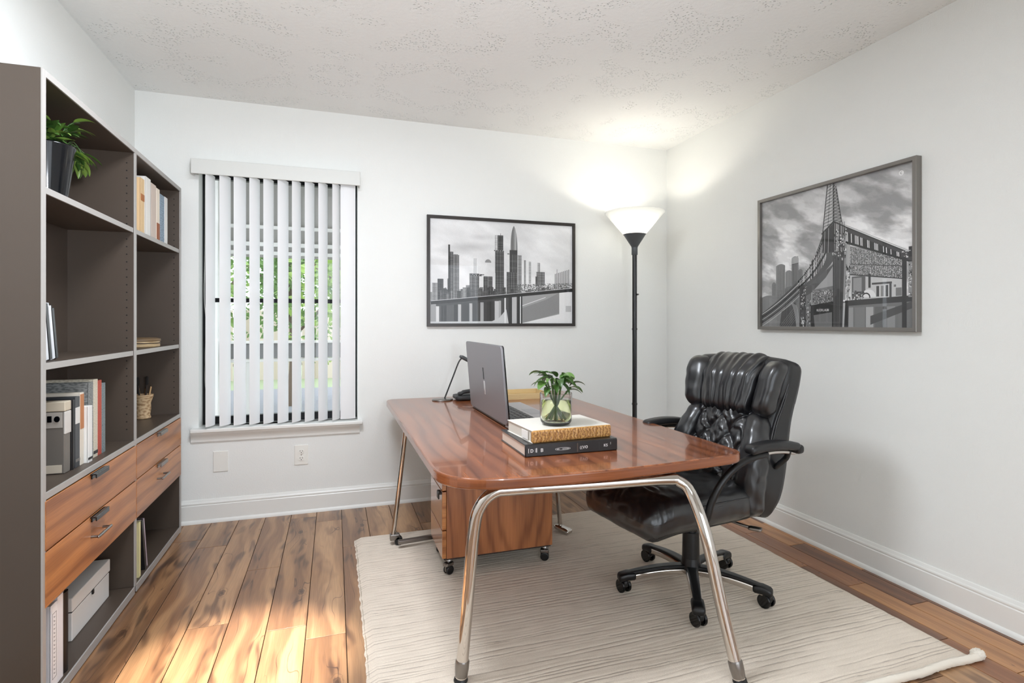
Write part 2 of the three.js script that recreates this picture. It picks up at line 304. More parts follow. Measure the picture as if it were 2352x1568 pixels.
// ================================================================== BOOKCASE AND WHAT STANDS IN IT
const BF = -0.80, BB = -1.045, BN = -1.912, BM = -2.687, BE = -3.405, BH = 1.885, T = 0.02;   // front, back, near end, divider, far end, height
const SHELF_A = 1.548, SHELF_B = 1.03, DECK = 0.652, BASE = 0.035;      // upper faces
{
  const b = thing('bookcase', 'tall dark grey bookcase with wood drawers against the white wall', 'bookcase', [0, 0, 0]);
  const e = 0.005;
  const board = (name, x0, x1, y0, y1, z0, z1, label) => {
    const m = part(name, uvm(bx(x0, x1 - e, y0, y1, z0, z1, 0.001)), M.cabinet, b, label);
    part('edge_strip', bx(x1 - e, x1, y0, y1, z0, z1, 0.0008), M.cabinetEdge, m, 'pale grey front edge');
    return m;
  };
  board('side_panel', BB, BF, 0, BH, BN - T, BN, 'warm grey end panel');
  board('side_panel', BB, BF, 0, BH, BE, BE + T);
  board('divider_panel', BB, BF, BASE, BH - T, BM - T / 2, BM + T / 2);
  board('top_panel', BB, BF, BH - T, BH, BE + T, BN - T);
  part('back_panel', uvm(bx(BB, BB + 0.008, 0.01, BH - T, BE + T, BN - T, 0)), M.cabinet, b);
  for (const [z0, z1] of [[BM + T / 2, BN - T], [BE + T, BM - T / 2]]) {
    board('base_panel', BB + 0.008, BF, BASE - 0.03, BASE, z0, z1);
    board('deck_panel', BB + 0.008, BF, DECK - T, DECK, z0, z1);
    board('shelf', BB + 0.008, BF - 0.006, SHELF_B - T, SHELF_B, z0 + 0.001, z1 - 0.001);
    board('shelf', BB + 0.008, BF - 0.006, SHELF_A - T, SHELF_A, z0 + 0.001, z1 - 0.001);
    part('drawer_floor', bx(BB + 0.008, BF - 0.02, 0.322, 0.336, z0, z1, 0), M.cabinet, b);
    const ys = [[0.484, DECK - T - 0.004], [0.318, 0.48]];
    ys.forEach(([y0, y1], k) => {
      const d = part('drawer', uvm(bx(BF - 0.018, BF + 0.002, y0, y1, z0 + 0.002 - 0.009, z1 - 0.002 + 0.009, 0.0015), 'z', [rr(0, 3), rr(0, 3)]), M.drawer, b, 'wood veneer drawer front');
      const zc = (z0 + z1) / 2 + (z0 > BM ? 0.02 : 0.02);
      // black pull gripping the upper edge
      part('edge_pull', [bx(BF + 0.002, BF + 0.02, y1 - 0.004, y1, zc - 0.06, zc + 0.06, 0.0015), bx(BF + 0.017, BF + 0.021, y1 - 0.016, y1 - 0.001, zc - 0.056, zc + 0.056, 0.0015), bx(BF + 0.002, BF + 0.006, y1 - 0.02, y1, zc - 0.05, zc + 0.05, 0.001)], z0 > BM ? M.blackGloss : M.steel, d, 'dark metal edge pull');
      if (k === 1) part('bar_handle', [rod([[BF + 0.026, y0 + 0.092, zc - 0.055], [BF + 0.026, y0 + 0.092, zc + 0.055]], 0.005, 4), rod([[BF, y0 + 0.092, zc - 0.05], [BF + 0.026, y0 + 0.092, zc - 0.05]], 0.0045, 3), rod([[BF, y0 + 0.092, zc + 0.05], [BF + 0.026, y0 + 0.092, zc + 0.05]], 0.0045, 3)], M.steel, d, 'brushed metal bar handle');
    });
  }
  // rows of shelf pin holes
  const holes = [];
  for (const zf of [BM + T / 2, BE + T]) for (const x of [BF - 0.03]) for (let y = 0.7; y < 1.83; y += 0.032) {
    if ([SHELF_A, SHELF_B].some((s) => y > s - T - 0.008 && y < s + 0.008)) continue;
    holes.push(new THREE.CylinderGeometry(0.0028, 0.0028, 0.0012, 8).rotateX(Math.PI / 2).translate(x, y, zf + 0.0002));
  }
  part('pin_holes', holes, M.hole, b, 'rows of small dark shelf pin holes', 'stuff');
}
// a bound book or binder standing with its spine to the room (+x). z0 > z1 in distance from the viewer
const lit = (hex, r = 0.55) => std(hex, r);
function standing(name, label, cat, group, { z, t, h, d, y, x, cover, page = M.paper, spine, lean = 0, roundSpine = false, band }) {
  const o = thing(name, label, cat, [x, y, z], group); o.rotation.x = lean;
  const c = 0.003;
  const parts = [bx(-d, 0, 0, h, t / 2 - c, t / 2, 0.001), bx(-d, 0, 0, h, -t / 2, -t / 2 + c, 0.001)];
  if (!spine) parts.push(roundSpine ? new THREE.CylinderGeometry(t / 2, t / 2, h, 14, 1, false, 0, Math.PI).scale(0.5, 1, 1).translate(-0.004, h / 2, 0) : bx(-c, 0.001, 0, h, -t / 2, t / 2, 0.001));
  part('cover', parts, cover, o);
  if (spine) part('spine', bx(-c, 0.001, 0, h, -t / 2, t / 2, 0.001), spine, o);
  part('pages', bx(-d + 0.006, -c - 0.001, 0.004, h - 0.004, -t / 2 + c, t / 2 - c, 0), page, o);
  if (band) for (const [y0, y1, m] of band) part('spine_band', bx(0.0005, 0.0022, y0 * h, y1 * h, -t / 2 + 0.001, t / 2 - 0.001, 0.0005), m, o);
  return o;
}
const speckTex = (a, b, seed, k = 60) => tex(64, 256, (u, v) => lerp3(a, b, sstep(-0.2, 0.6, n2(u * k * 0.3 + seed, v * k) + 0.4 * n2(u * 40, v * 120 + seed))));
function printed(a, b, seed, k) { return new THREE.MeshStandardMaterial({ map: speckTex(a, b, seed, k), roughness: 0.6 }); }
{
  // --- upper shelf, far bay: upright books
  const G1 = 'books on the upper shelf of the far bay', Y = SHELF_A;
  standing('book', 'tan hardback book beside the divider, first in its row of upright books', 'book', G1, { z: -2.745, t: 0.06, h: 0.262, d: 0.16, y: Y, x: -0.84, cover: printed([205, 164, 112], [178, 130, 78], 2), band: [[0.62, 0.78, std(0x8a5a2c, 0.5)]] });
  standing('book', 'dark brown hardback book between the tan and the first white book', 'book', G1, { z: -2.808, t: 0.045, h: 0.285, d: 0.17, y: Y, x: -0.85, cover: std(0x8a5630, 0.5) });
  standing('book', 'tan book with a rusty band standing in the upright row', 'book', G1, { z: -2.872, t: 0.05, h: 0.255, d: 0.17, y: Y, x: -0.83, cover: std(0xd9b98c, 0.6), band: [[0.6, 0.72, std(0xa9662f, 0.5)]] });
  standing('book', 'tall white hardback book with a plain spine in the upright row', 'book', G1, { z: -2.952, t: 0.072, h: 0.278, d: 0.18, y: Y, x: -0.83, cover: std(0xe2dfd9, 0.55) });
  standing('book', 'pinkish beige hardback book in the upright row', 'book', G1, { z: -3.034, t: 0.072, h: 0.268, d: 0.18, y: Y, x: -0.83, cover: std(0xcdbcb0, 0.6) });
  standing('book', 'narrow rust brown and cream book in the upright row', 'book', G1, { z: -3.102, t: 0.05, h: 0.262, d: 0.18, y: Y, x: -0.83, cover: std(0x9a5a38, 0.6), spine: std(0xe9dccb, 0.6), band: [[0.02, 0.98, std(0x9a5a38, 0.6)]].map(([a, c, m]) => [a, 0.35, m]) });
  standing('book', 'mottled blue grey book in the upright row', 'book', G1, { z: -3.17, t: 0.07, h: 0.246, d: 0.18, y: Y, x: -0.83, cover: printed([150, 170, 188], [96, 108, 122], 7, 30), roundSpine: false });
  standing('book', 'slim white book closing the upright row beside the empty space', 'book', G1, { z: -3.236, t: 0.05, h: 0.248, d: 0.18, y: Y, x: -0.83, cover: std(0xe6e4e2, 0.5) });
  // --- middle shelf, far bay: small round box
  const rb = thing('trinket_box', 'small flat tan box with dark bands on the middle shelf', 'box', [-0.9, SHELF_B, -3.06]);
  part('body', lathe([[0, 0], [0.082, 0], [0.088, 0.004], [0.088, 0.03], [0.085, 0.031]].map(([r, y]) => [r, y]), 32), printed([196, 172, 134], [150, 122, 84], 4, 20), rb);
  part('lid', lathe([[0.09, 0.029], [0.092, 0.032], [0.09, 0.042], [0.07, 0.046], [0, 0.047]], 32), printed([120, 96, 66], [76, 58, 40], 6, 20), rb);
  part('band', new THREE.TorusGeometry(0.0885, 0.0025, 6, 36).rotateX(Math.PI / 2).translate(0, 0.02, 0), std(0x3c2f22, 0.7), rb);
  // --- deck, far bay: cup with brushes
  const cup = thing('brush_cup', 'tan carved cup holding brushes on the bookcase deck', 'cup', [-0.94, DECK, -3.27]);
  const cupMat = printed([206, 178, 140], [160, 126, 90], 12, 24);
  part('cup', lathe([[0, 0], [0.032, 0], [0.034, 0.006], [0.03, 0.02], [0.034, 0.05], [0.033, 0.08], [0.044, 0.115], [0.045, 0.125], [0.041, 0.125], [0.03, 0.08], [0.028, 0.012], [0, 0.01]], 28), cupMat, cup);
  const br = [[-0.012, 0.008, 0.2, 0x2a2522, 'dark brush with a black handle standing in the tan cup'], [0.012, 0.012, 0.205, 0x2e2723, 'second dark brush standing in the tan cup'], [0.016, -0.014, 0.18, 0xd0a878, 'pale wooden pencil standing in the tan cup'], [-0.016, -0.012, 0.172, 0xb9905e, 'light brown wooden stick standing in the tan cup'], [0.0, -0.02, 0.165, 0x8a6238, 'mid brown wooden stick leaning in the tan cup'], [-0.02, 0.016, 0.16, 0xcbb089, 'short pale wooden stick in the tan cup']];
  br.forEach(([dx, dz, h, c, label], i) => {
    const o = thing(i < 2 ? 'brush' : 'pencil', label, i < 2 ? 'brush' : 'pencil', [-0.94 + dx * 0.5, DECK + 0.013, -3.27 + dz * 0.5], 'brushes and pencils in the cup');
    const tipx = dx * 1.5, tipz = dz * 1.5;
    part('handle', rod([[0, 0.004, 0], [tipx * 0.8, h * 0.82, tipz * 0.8]], 0.0038, 4, 8), std(c, 0.5), o);
    part(i < 2 ? 'bristles' : 'tip', i < 2 ? soft(0.014, 0.045, 0.012, 0.005, [4, 6, 4]).translate(tipx * 0.9, h * 0.9, tipz * 0.9) : new THREE.ConeGeometry(0.0038, 0.016, 8).translate(tipx * 0.83, h * 0.82 + 0.008, tipz * 0.83), std(i < 2 ? 0x1b1816 : 0x4a3a2c, 0.8), o);
  });
  // --- deck, near bay: boxes and binders
  const G2 = 'binders and books on the bookcase deck', Yd = DECK;
  const bxo = thing('storage_box', 'grey and beige box with two dark round windows on the bookcase deck', 'box', [-0.843, Yd, -2.178]);
  part('body', bx(-0.185, 0, 0, 0.205, -0.021, 0.021, 0.004, 2), std(0x6e6861, 0.5), bxo);
  part('top_band', bx(-0.186, 0.0015, 0.2055, 0.237, -0.0225, 0.0225, 0.003, 2), std(0xc9bda8, 0.5), bxo);
  part('panel', bx(-0.12, -0.006, 0.152, 0.203, 0.0205, 0.0225, 0.0005), std(0xaaa39b, 0.4), bxo);
  part('lens', new THREE.CylinderGeometry(0.0065, 0.0065, 0.004, 20).rotateX(Math.PI / 2).scale(1.2, 1.5, 1).translate(-0.02, 0.181, 0.0235), M.blackGloss, bxo);
  part('lens', bx(-0.047, -0.034, 0.171, 0.192, 0.0215, 0.0248, 0.002), M.blackGloss, bxo);
  part('label_band', bx(-0.186, -0.008, 0.004, 0.03, 0.0205, 0.0225, 0.0005), std(0xc8bcaa, 0.5), bxo);
  part('corner_strip', bx(-0.004, 0.002, 0.13, 0.204, -0.0215, 0.0215, 0.002), std(0xcfcac4, 0.35), bxo);
  const row = [
    ['binder', 'black ring binder beside the grey and beige box', 0.024, 0.236, 'cover', std(0x101012, 0.35), { roundSpine: true }],
    ['binder', 'slate grey binder with a pale label behind the black one', 0.036, 0.242, 'cover', std(0x3b3d40, 0.4), { band: [[0.62, 0.85, std(0xd8d6d2, 0.5)], [0.08, 0.12, M.steel]] }],
    ['binder', 'cream folder with a rust edge standing on the bookcase deck', 0.03, 0.252, 'cover', std(0xd9d0c2, 0.6), { band: [[0.5, 0.98, std(0xb87a4e, 0.6)]] }],
    ['binder', 'low white binder with a hooked clasp on the bookcase deck', 0.036, 0.2, 'cover', std(0xe4e3e0, 0.5), { band: [[0.05, 0.09, M.blackPlastic]] }],
    ['binder', 'grey mottled binder behind the low white binder', 0.04, 0.28, 'cover', printed([138, 140, 138], [98, 100, 100], 21, 30), {}],
    ['binder', 'tall cream ring binder with a finger hole at its foot', 0.038, 0.287, 'cover', printed([214, 206, 188], [186, 176, 156], 31, 40), { band: [[0.045, 0.085, M.blackPlastic]] }],
    ['binder', 'red bound book in the row of binders', 0.034, 0.28, 'cover', printed([186, 78, 58], [160, 60, 46], 41, 40), {}],
    ['binder', 'teal grey bound book ending the row of binders', 0.034, 0.266, 'cover', printed([128, 138, 140], [92, 100, 104], 51, 30), {}],
  ];
  let z = -2.202;
  for (const [name, label, t, h, , cover, extra] of row) { standing(name, label, 'binder', G2, { z: z - t / 2, t, h, d: 0.185, y: Yd, x: -0.842 + (name === 'binder' && h === 0.2 ? 0.012 : 0), cover, ...extra }); z -= t + 0.0016; }
  // --- middle shelf, near bay: leaning magazines
  const mags = [[-1.988, 0.16, 0x2a2c30, 'black magazine leaning first, against the end panel'], [-2.018, 0.17, 0xb9bcc2, 'silver grey magazine leaning second from the end panel'], [-2.048, 0.18, 0x1a1b1f, 'black magazine leaning third from the end panel'], [-2.078, 0.19, 0xc9ccd2, 'pale grey magazine leaning fourth from the end panel'], [-2.108, 0.2, 0x16171a, 'black glossy magazine leaning outermost on the middle shelf']];
  mags.forEach(([mz, lean, c, label], i) => {
    const t = 0.022, o = thing('magazine', label, 'magazine', [-0.83 - 0.004 * i, SHELF_B, mz], 'leaning magazines on the middle shelf'); o.rotation.x = lean * 0.9;
    o.position.y += Math.sin(lean * 0.9) * t / 2;
    part('cover', soft(0.15, 0.2 - i * 0.006, t * 0.8, 0.004, [6, 4, 3]).translate(-0.075, 0.1 - i * 0.003, 0), phy(c, 0.2, { clearcoat: 0.8 }), o);
    part('spine_fold', bx(-0.001, 0.003, 0.004, 0.19 - i * 0.006, -t * 0.34, t * 0.34, 0.001), std([0x1b1b1e, 0xd7d9dd, 0x1b1b1e, 0xd7d9dd, 0x141417][i], 0.3), o);
  });
  // --- base, near bay
  const wb = thing('white_storage_box', 'white lidded box on the bottom shelf of the bookcase', 'box', [-0.872, BASE, -2.45]);
  part('body', bx(-0.16, 0, 0, 0.098, -0.165, 0.165, 0.003, 2), std(0xe7e5e2, 0.5), wb);
  part('lid', bx(-0.162, 0.003, 0.103, 0.152, -0.168, 0.168, 0.004, 2), std(0xebe9e6, 0.5), wb);
  part('seam', bx(-0.155, -0.002, 0.096, 0.105, -0.16, 0.16, 0), M.hole, wb, 'dark gap under the lid');
  part('clasp', bx(0.001, 0.006, 0.088, 0.106, -0.006, 0.006, 0.001), M.blackPlastic, wb);
  standing('binder', 'black round-backed binder standing beside the white lidded box', 'binder', 'binders on the bottom shelf', { z: -2.1, t: 0.034, h: 0.255, d: 0.17, y: BASE, x: -0.818, cover: std(0x141214, 0.4), roundSpine: true });
  standing('binder', 'plain white binder between the black binder and the labelled one', 'binder', 'binders on the bottom shelf', { z: -2.055, t: 0.036, h: 0.265, d: 0.19, y: BASE, x: -0.815, cover: std(0xe8e6ea, 0.5) });
  const cv = document.createElement('canvas'); cv.width = 64; cv.height = 512; const cx = cv.getContext('2d'); cx.fillStyle = '#eceaec'; cx.fillRect(0, 0, 64, 512); cx.strokeStyle = '#3a3840'; cx.lineWidth = 3; cx.strokeRect(8, 40, 46, 420);
  cx.lineWidth = 3; for (let i = 0; i < 15; i++) { const y = 66 + i * 26; cx.beginPath(); cx.moveTo(20, y); cx.bezierCurveTo(34, y - 14, 24, y + 14, 42, y + 4 * Math.sin(i * 2)); cx.stroke(); }
  const ct = new THREE.CanvasTexture(cv); ct.colorSpace = THREE.SRGBColorSpace;
  const wl = standing('binder', 'white binder with a scribbled spine label by the end panel', 'binder', 'binders on the bottom shelf', { z: -2.008, t: 0.042, h: 0.26, d: 0.19, y: BASE, x: -0.812, cover: std(0xe9e8ec, 0.5) });
  part('spine_label', new THREE.PlaneGeometry(0.034, 0.24).rotateY(Math.PI / 2).translate(0.0016, 0.13, 0), new THREE.MeshStandardMaterial({ map: ct, roughness: 0.5 }), wl);
  // --- base, far bay
  standing('folder', 'pale yellow folder standing by the divider under the drawers', 'folder', 'folders on the bottom shelf', { z: -2.775, t: 0.022, h: 0.24, d: 0.19, y: BASE, x: -0.812, cover: std(0xe6dca6, 0.6) });
  standing('folder', 'black folder leaning beside the pale yellow folder', 'folder', 'folders on the bottom shelf', { z: -2.856, t: 0.024, h: 0.24, d: 0.19, y: BASE + 0.003, x: -0.812, cover: std(0x17161a, 0.4), lean: 0.2 });
  standing('folder', 'mauve grey folder leaning outermost under the drawers', 'folder', 'folders on the bottom shelf', { z: -2.884, t: 0.014, h: 0.236, d: 0.19, y: BASE + 0.002, x: -0.815, cover: std(0xb9a8b4, 0.5), lean: 0.2 });
}
// leaf: pointed blade bending downwards along its length (+z), with a fold on the midrib
function leafGeo(len, wid, bend, fold = 0.25, twist = 0, ns = 7) {
  const pos = [], idx = [], nw = 4; let y = 0, z = 0, a = 0;
  for (let i = 0; i <= ns; i++) {
    const t = i / ns, half = wid / 2 * Math.pow(Math.sin(Math.PI * Math.pow(clamp(t * 0.97 + 0.03), 0.75)), 0.8);
    for (let j = 0; j <= nw; j++) { const s = j / nw * 2 - 1; const tw = twist * t; const X = s * half, Y = Math.abs(s) * half * fold; pos.push(X * Math.cos(tw), y + Y * Math.cos(a) + X * Math.sin(tw), z + Y * Math.sin(a)); }
    const st = len / ns; a = bend * t; y += -Math.sin(a) * st; z += Math.cos(a) * st;
  }
  for (let i = 0; i < ns; i++) for (let j = 0; j < nw; j++) { const k = i * (nw + 1) + j; idx.push(k, k + nw + 1, k + 1, k + 1, k + nw + 1, k + nw + 2); }
  const g = new THREE.BufferGeometry(); g.setAttribute('position', new THREE.Float32BufferAttribute(pos, 3)); g.setIndex(idx); g.computeVertexNormals(); return g;
}
const leafMats = [0x4a7030, 0x365524, 0x7c9a48, 0x2c4620].map((c) => phy(c, 0.38, { transmission: 0.08, thickness: 0, side: THREE.DoubleSide }));
{
  // potted plant on the upper shelf, near bay
  const c = [-0.875, SHELF_A, -2.118];
  const p = thing('potted_plant', 'leafy green plant in a glossy black tapered pot on the upper shelf', 'plant', c);
  part('pot', lathe([[0, 0], [0.05, 0], [0.053, 0.004], [0.074, 0.165], [0.073, 0.17], [0.068, 0.169], [0.064, 0.14], [0, 0.14]], 44), M.blackGloss, p, 'glossy black tapered pot');
  part('soil', new THREE.CylinderGeometry(0.064, 0.064, 0.006, 24).translate(0, 0.143, 0), std(0x2c2119, 1), p);
  const pr = mulberry(404);
  for (let s = 0; s < 16; s++) {
    const az = pr() * Math.PI * 2, rise = 0.05 + pr() * 0.07, out = 0.03 + pr() * 0.06, ox = Math.cos(az), oz = Math.sin(az);
    const end = [clamp(ox * out, -0.12, 0.12), 0.145 + rise, oz * out];
    part('stem', tube([[ox * 0.02, 0.14, oz * 0.02], [ox * out * 0.6, 0.145 + rise * 0.7, oz * out * 0.6], end], 0.0018, 8, 5), leafMats[1], p);
    for (let l = 0; l < 6; l++) {
      const t = 0.45 + 0.55 * (l / 5), at = [ox * out * t, 0.145 + rise * t, oz * out * t];
      const m = part('leaf', leafGeo(0.045 + pr() * 0.03, 0.017 + pr() * 0.01, 0.5 + pr() * 1.0), leafMats[Math.floor(pr() * 3.4)], p);
      let yaw = az + (pr() - 0.5) * 2.6; m.position.set(...at); m.rotation.set(-0.2 - pr() * 0.5, Math.PI / 2 - yaw, (pr() - 0.5) * 0.8, 'YXZ');
    }
  }
  // long sprays reaching out of the bay towards the divider
  for (const [ex, ey, ez] of [[0.05, 0.13, -0.15], [0.06, 0.1, -0.12], [0.045, 0.17, -0.185], [0.07, 0.14, -0.09]]) {
    part('stem', tube([[0.02, 0.14, -0.02], [ex * 0.7, 0.2, ez * 0.5], [ex, ey + 0.02, ez * 0.85]], 0.0018, 10, 5), leafMats[1], p);
    for (let l = 0; l < 7; l++) {
      const t = 0.4 + l * 0.09, m = part('leaf', leafGeo(0.04 + pr() * 0.03, 0.016 + pr() * 0.008, 0.6 + pr() * 0.7), leafMats[Math.floor(pr() * 3)], p);
      m.position.set(mix(0.02, ex, t), mix(0.19, ey + 0.02, t), mix(-0.02, ez * 0.85, t)); m.rotation.set(0.1 + pr() * 0.5, Math.PI - 0.3 + (pr() - 0.5) * 2.2, 0, 'YXZ');
    }
  }
}
// ================================================================== RUG
const RUG = 0.016;
{
  const x0 = 0.1, x1 = 2.08, z0 = -2.985, z1 = -1.275, nx = 60, nz = 420, pos = [], uv = [], idx = [];
  const lines = []; { const q = mulberry(8); for (let z = z0 + 0.02; z < z1 - 0.02; z += 0.012 + q() * 0.016) lines.push(z); }
  const edge = (x, z) => Math.min(x - x0, x1 - x, z - z0, z1 - z);
  for (let j = 0; j <= nz; j++) for (let i = 0; i <= nx; i++) {
    const x = mix(x0, x1, i / nx), z = mix(z0, z1, j / nz);
    pos.push(x, 0, z); uv.push(x, z);
  }
  // ribs: shallow furrows that wander a little across the rug
  for (let k = 0; k < pos.length; k += 3) {
    const x = pos[k], z = pos[k + 2], zz = z + 0.006 * n2(x * 1.7, z * 9) + 0.002 * n2(x * 7, z * 20);
    let near = 1; for (const l of lines) { const dd = Math.abs(zz - l); if (dd < near) near = dd; }
    const e = edge(x, z), rim = clamp(e / 0.012), cut = 0.0022 * sstep(0.0042, 0.0008, near) * (0.35 + 0.65 * sstep(-0.4, 0.3, n2(x * 0.9 + 11, z * 26)));
    pos[k + 1] = Math.max(0.001, (RUG - cut + 0.0008 * n2(x * 30, z * 30)) * Math.sqrt(1 - (1 - rim) ** 2));
    if (e < 1e-6) { const wob = 0.004 * n2(x * 14, z * 14); if (x === x0 || x === x1) pos[k] += wob; pos[k + 1] = 0; }
  }
  for (let j = 0; j < nz; j++) for (let i = 0; i < nx; i++) { const k = j * (nx + 1) + i; idx.push(k, k + nx + 1, k + 1, k + 1, k + nx + 1, k + nx + 2); }
  const g = new THREE.BufferGeometry(); g.setAttribute('position', new THREE.Float32BufferAttribute(pos, 3)); g.setAttribute('uv', new THREE.Float32BufferAttribute(uv, 2)); g.setIndex(idx); g.computeVertexNormals();
  const pile = tex(512, 512, (u, v) => { const g1 = 128 + 60 * n2(u * 190, v * 190) + 50 * n2(u * 90 + 4, v * 140); return [g1, g1, g1]; }, [3.2, 3.2], false);
  // woven yarn: small flecks and a thin darker yarn running along some ribs
  const yarn = tex(1024, 1024, (u, v) => {
    const x = mix(x0, x1, u), z = mix(z0, z1, v), zz = z + 0.006 * n2(x * 1.7, z * 9) + 0.002 * n2(x * 7, z * 20);
    let near = 1; for (const l of lines) { const dd = Math.abs(zz - l); if (dd < near) near = dd; }
    const on = sstep(-0.25, 0.35, n2(x * 0.9 + 11, z * 26) + 0.25 * n2(x * 12, z * 60));
    const k = sstep(0.0024, 0.0006, near) * on * 0.7, f = n2(u * 300, v * 260) * 5 + n2(u * 14, v * 14) * 3;
    return [228 + f - 66 * k, 215 + f - 66 * k, 199 + f - 62 * k];
  });
  const uvs = g.attributes.uv; const yu = new Float32Array(uvs.count * 2); for (let i = 0; i < uvs.count; i++) { yu[i * 2] = (uvs.getX(i) - x0) / (x1 - x0); yu[i * 2 + 1] = (uvs.getY(i) - z0) / (z1 - z0); }
  g.setAttribute('uv1', new THREE.BufferAttribute(yu, 2)); yarn.channel = 1;
  const rug = thing('area_rug', 'cream wool rug with fine ribs under the desk and chair', 'rug');
  part('field', g, std(0xffffff, 0.95, 0, { map: yarn, bumpMap: pile, bumpScale: 0.0016 }), rug);
  part('backing', bx(x0 + 0.006, x1 - 0.006, 0.0002, 0.004, z0 + 0.006, z1 - 0.006, 0), std(0xb9ab98, 0.95), rug);
  // thick bound edge along the short front side, knotted at its end
  const pts = []; for (let i = 0; i <= 30; i++) { const t = i / 30; pts.push([mix(x0 + 0.01, x1 + 0.004, t), 0.013 + 0.0012 * Math.sin(i * 2.1), z1 + 0.004 + 0.003 * Math.sin(i * 1.3)]); }
  const b = tube(pts, 0.013, 240, 12), bp = b.attributes.position, bn = b.attributes.normal; for (let i = 0; i < bp.count; i++) { const k = 0.0018 * n3(bp.getX(i) * 90, bp.getY(i) * 90, bp.getZ(i) * 90); bp.setXYZ(i, bp.getX(i) + bn.getX(i) * k, Math.max(0.0005, bp.getY(i) + bn.getY(i) * k), bp.getZ(i) + bn.getZ(i) * k); } b.computeVertexNormals();
  part('bound_edge', b, std(0xe6ddcf, 0.95), rug, 'rolled cream edge binding');
  const kn = soft(0.04, 0.03, 0.036, 0.013, [10, 8, 10], (p, n) => { p.addScaledVector(n, 0.003 * n3(p.x * 160, p.y * 160, p.z * 160)); });
  part('corner_knot', kn.translate(x1 + 0.008, 0.018, z1 + 0.002), std(0xe9e1d4, 0.95), rug);
}
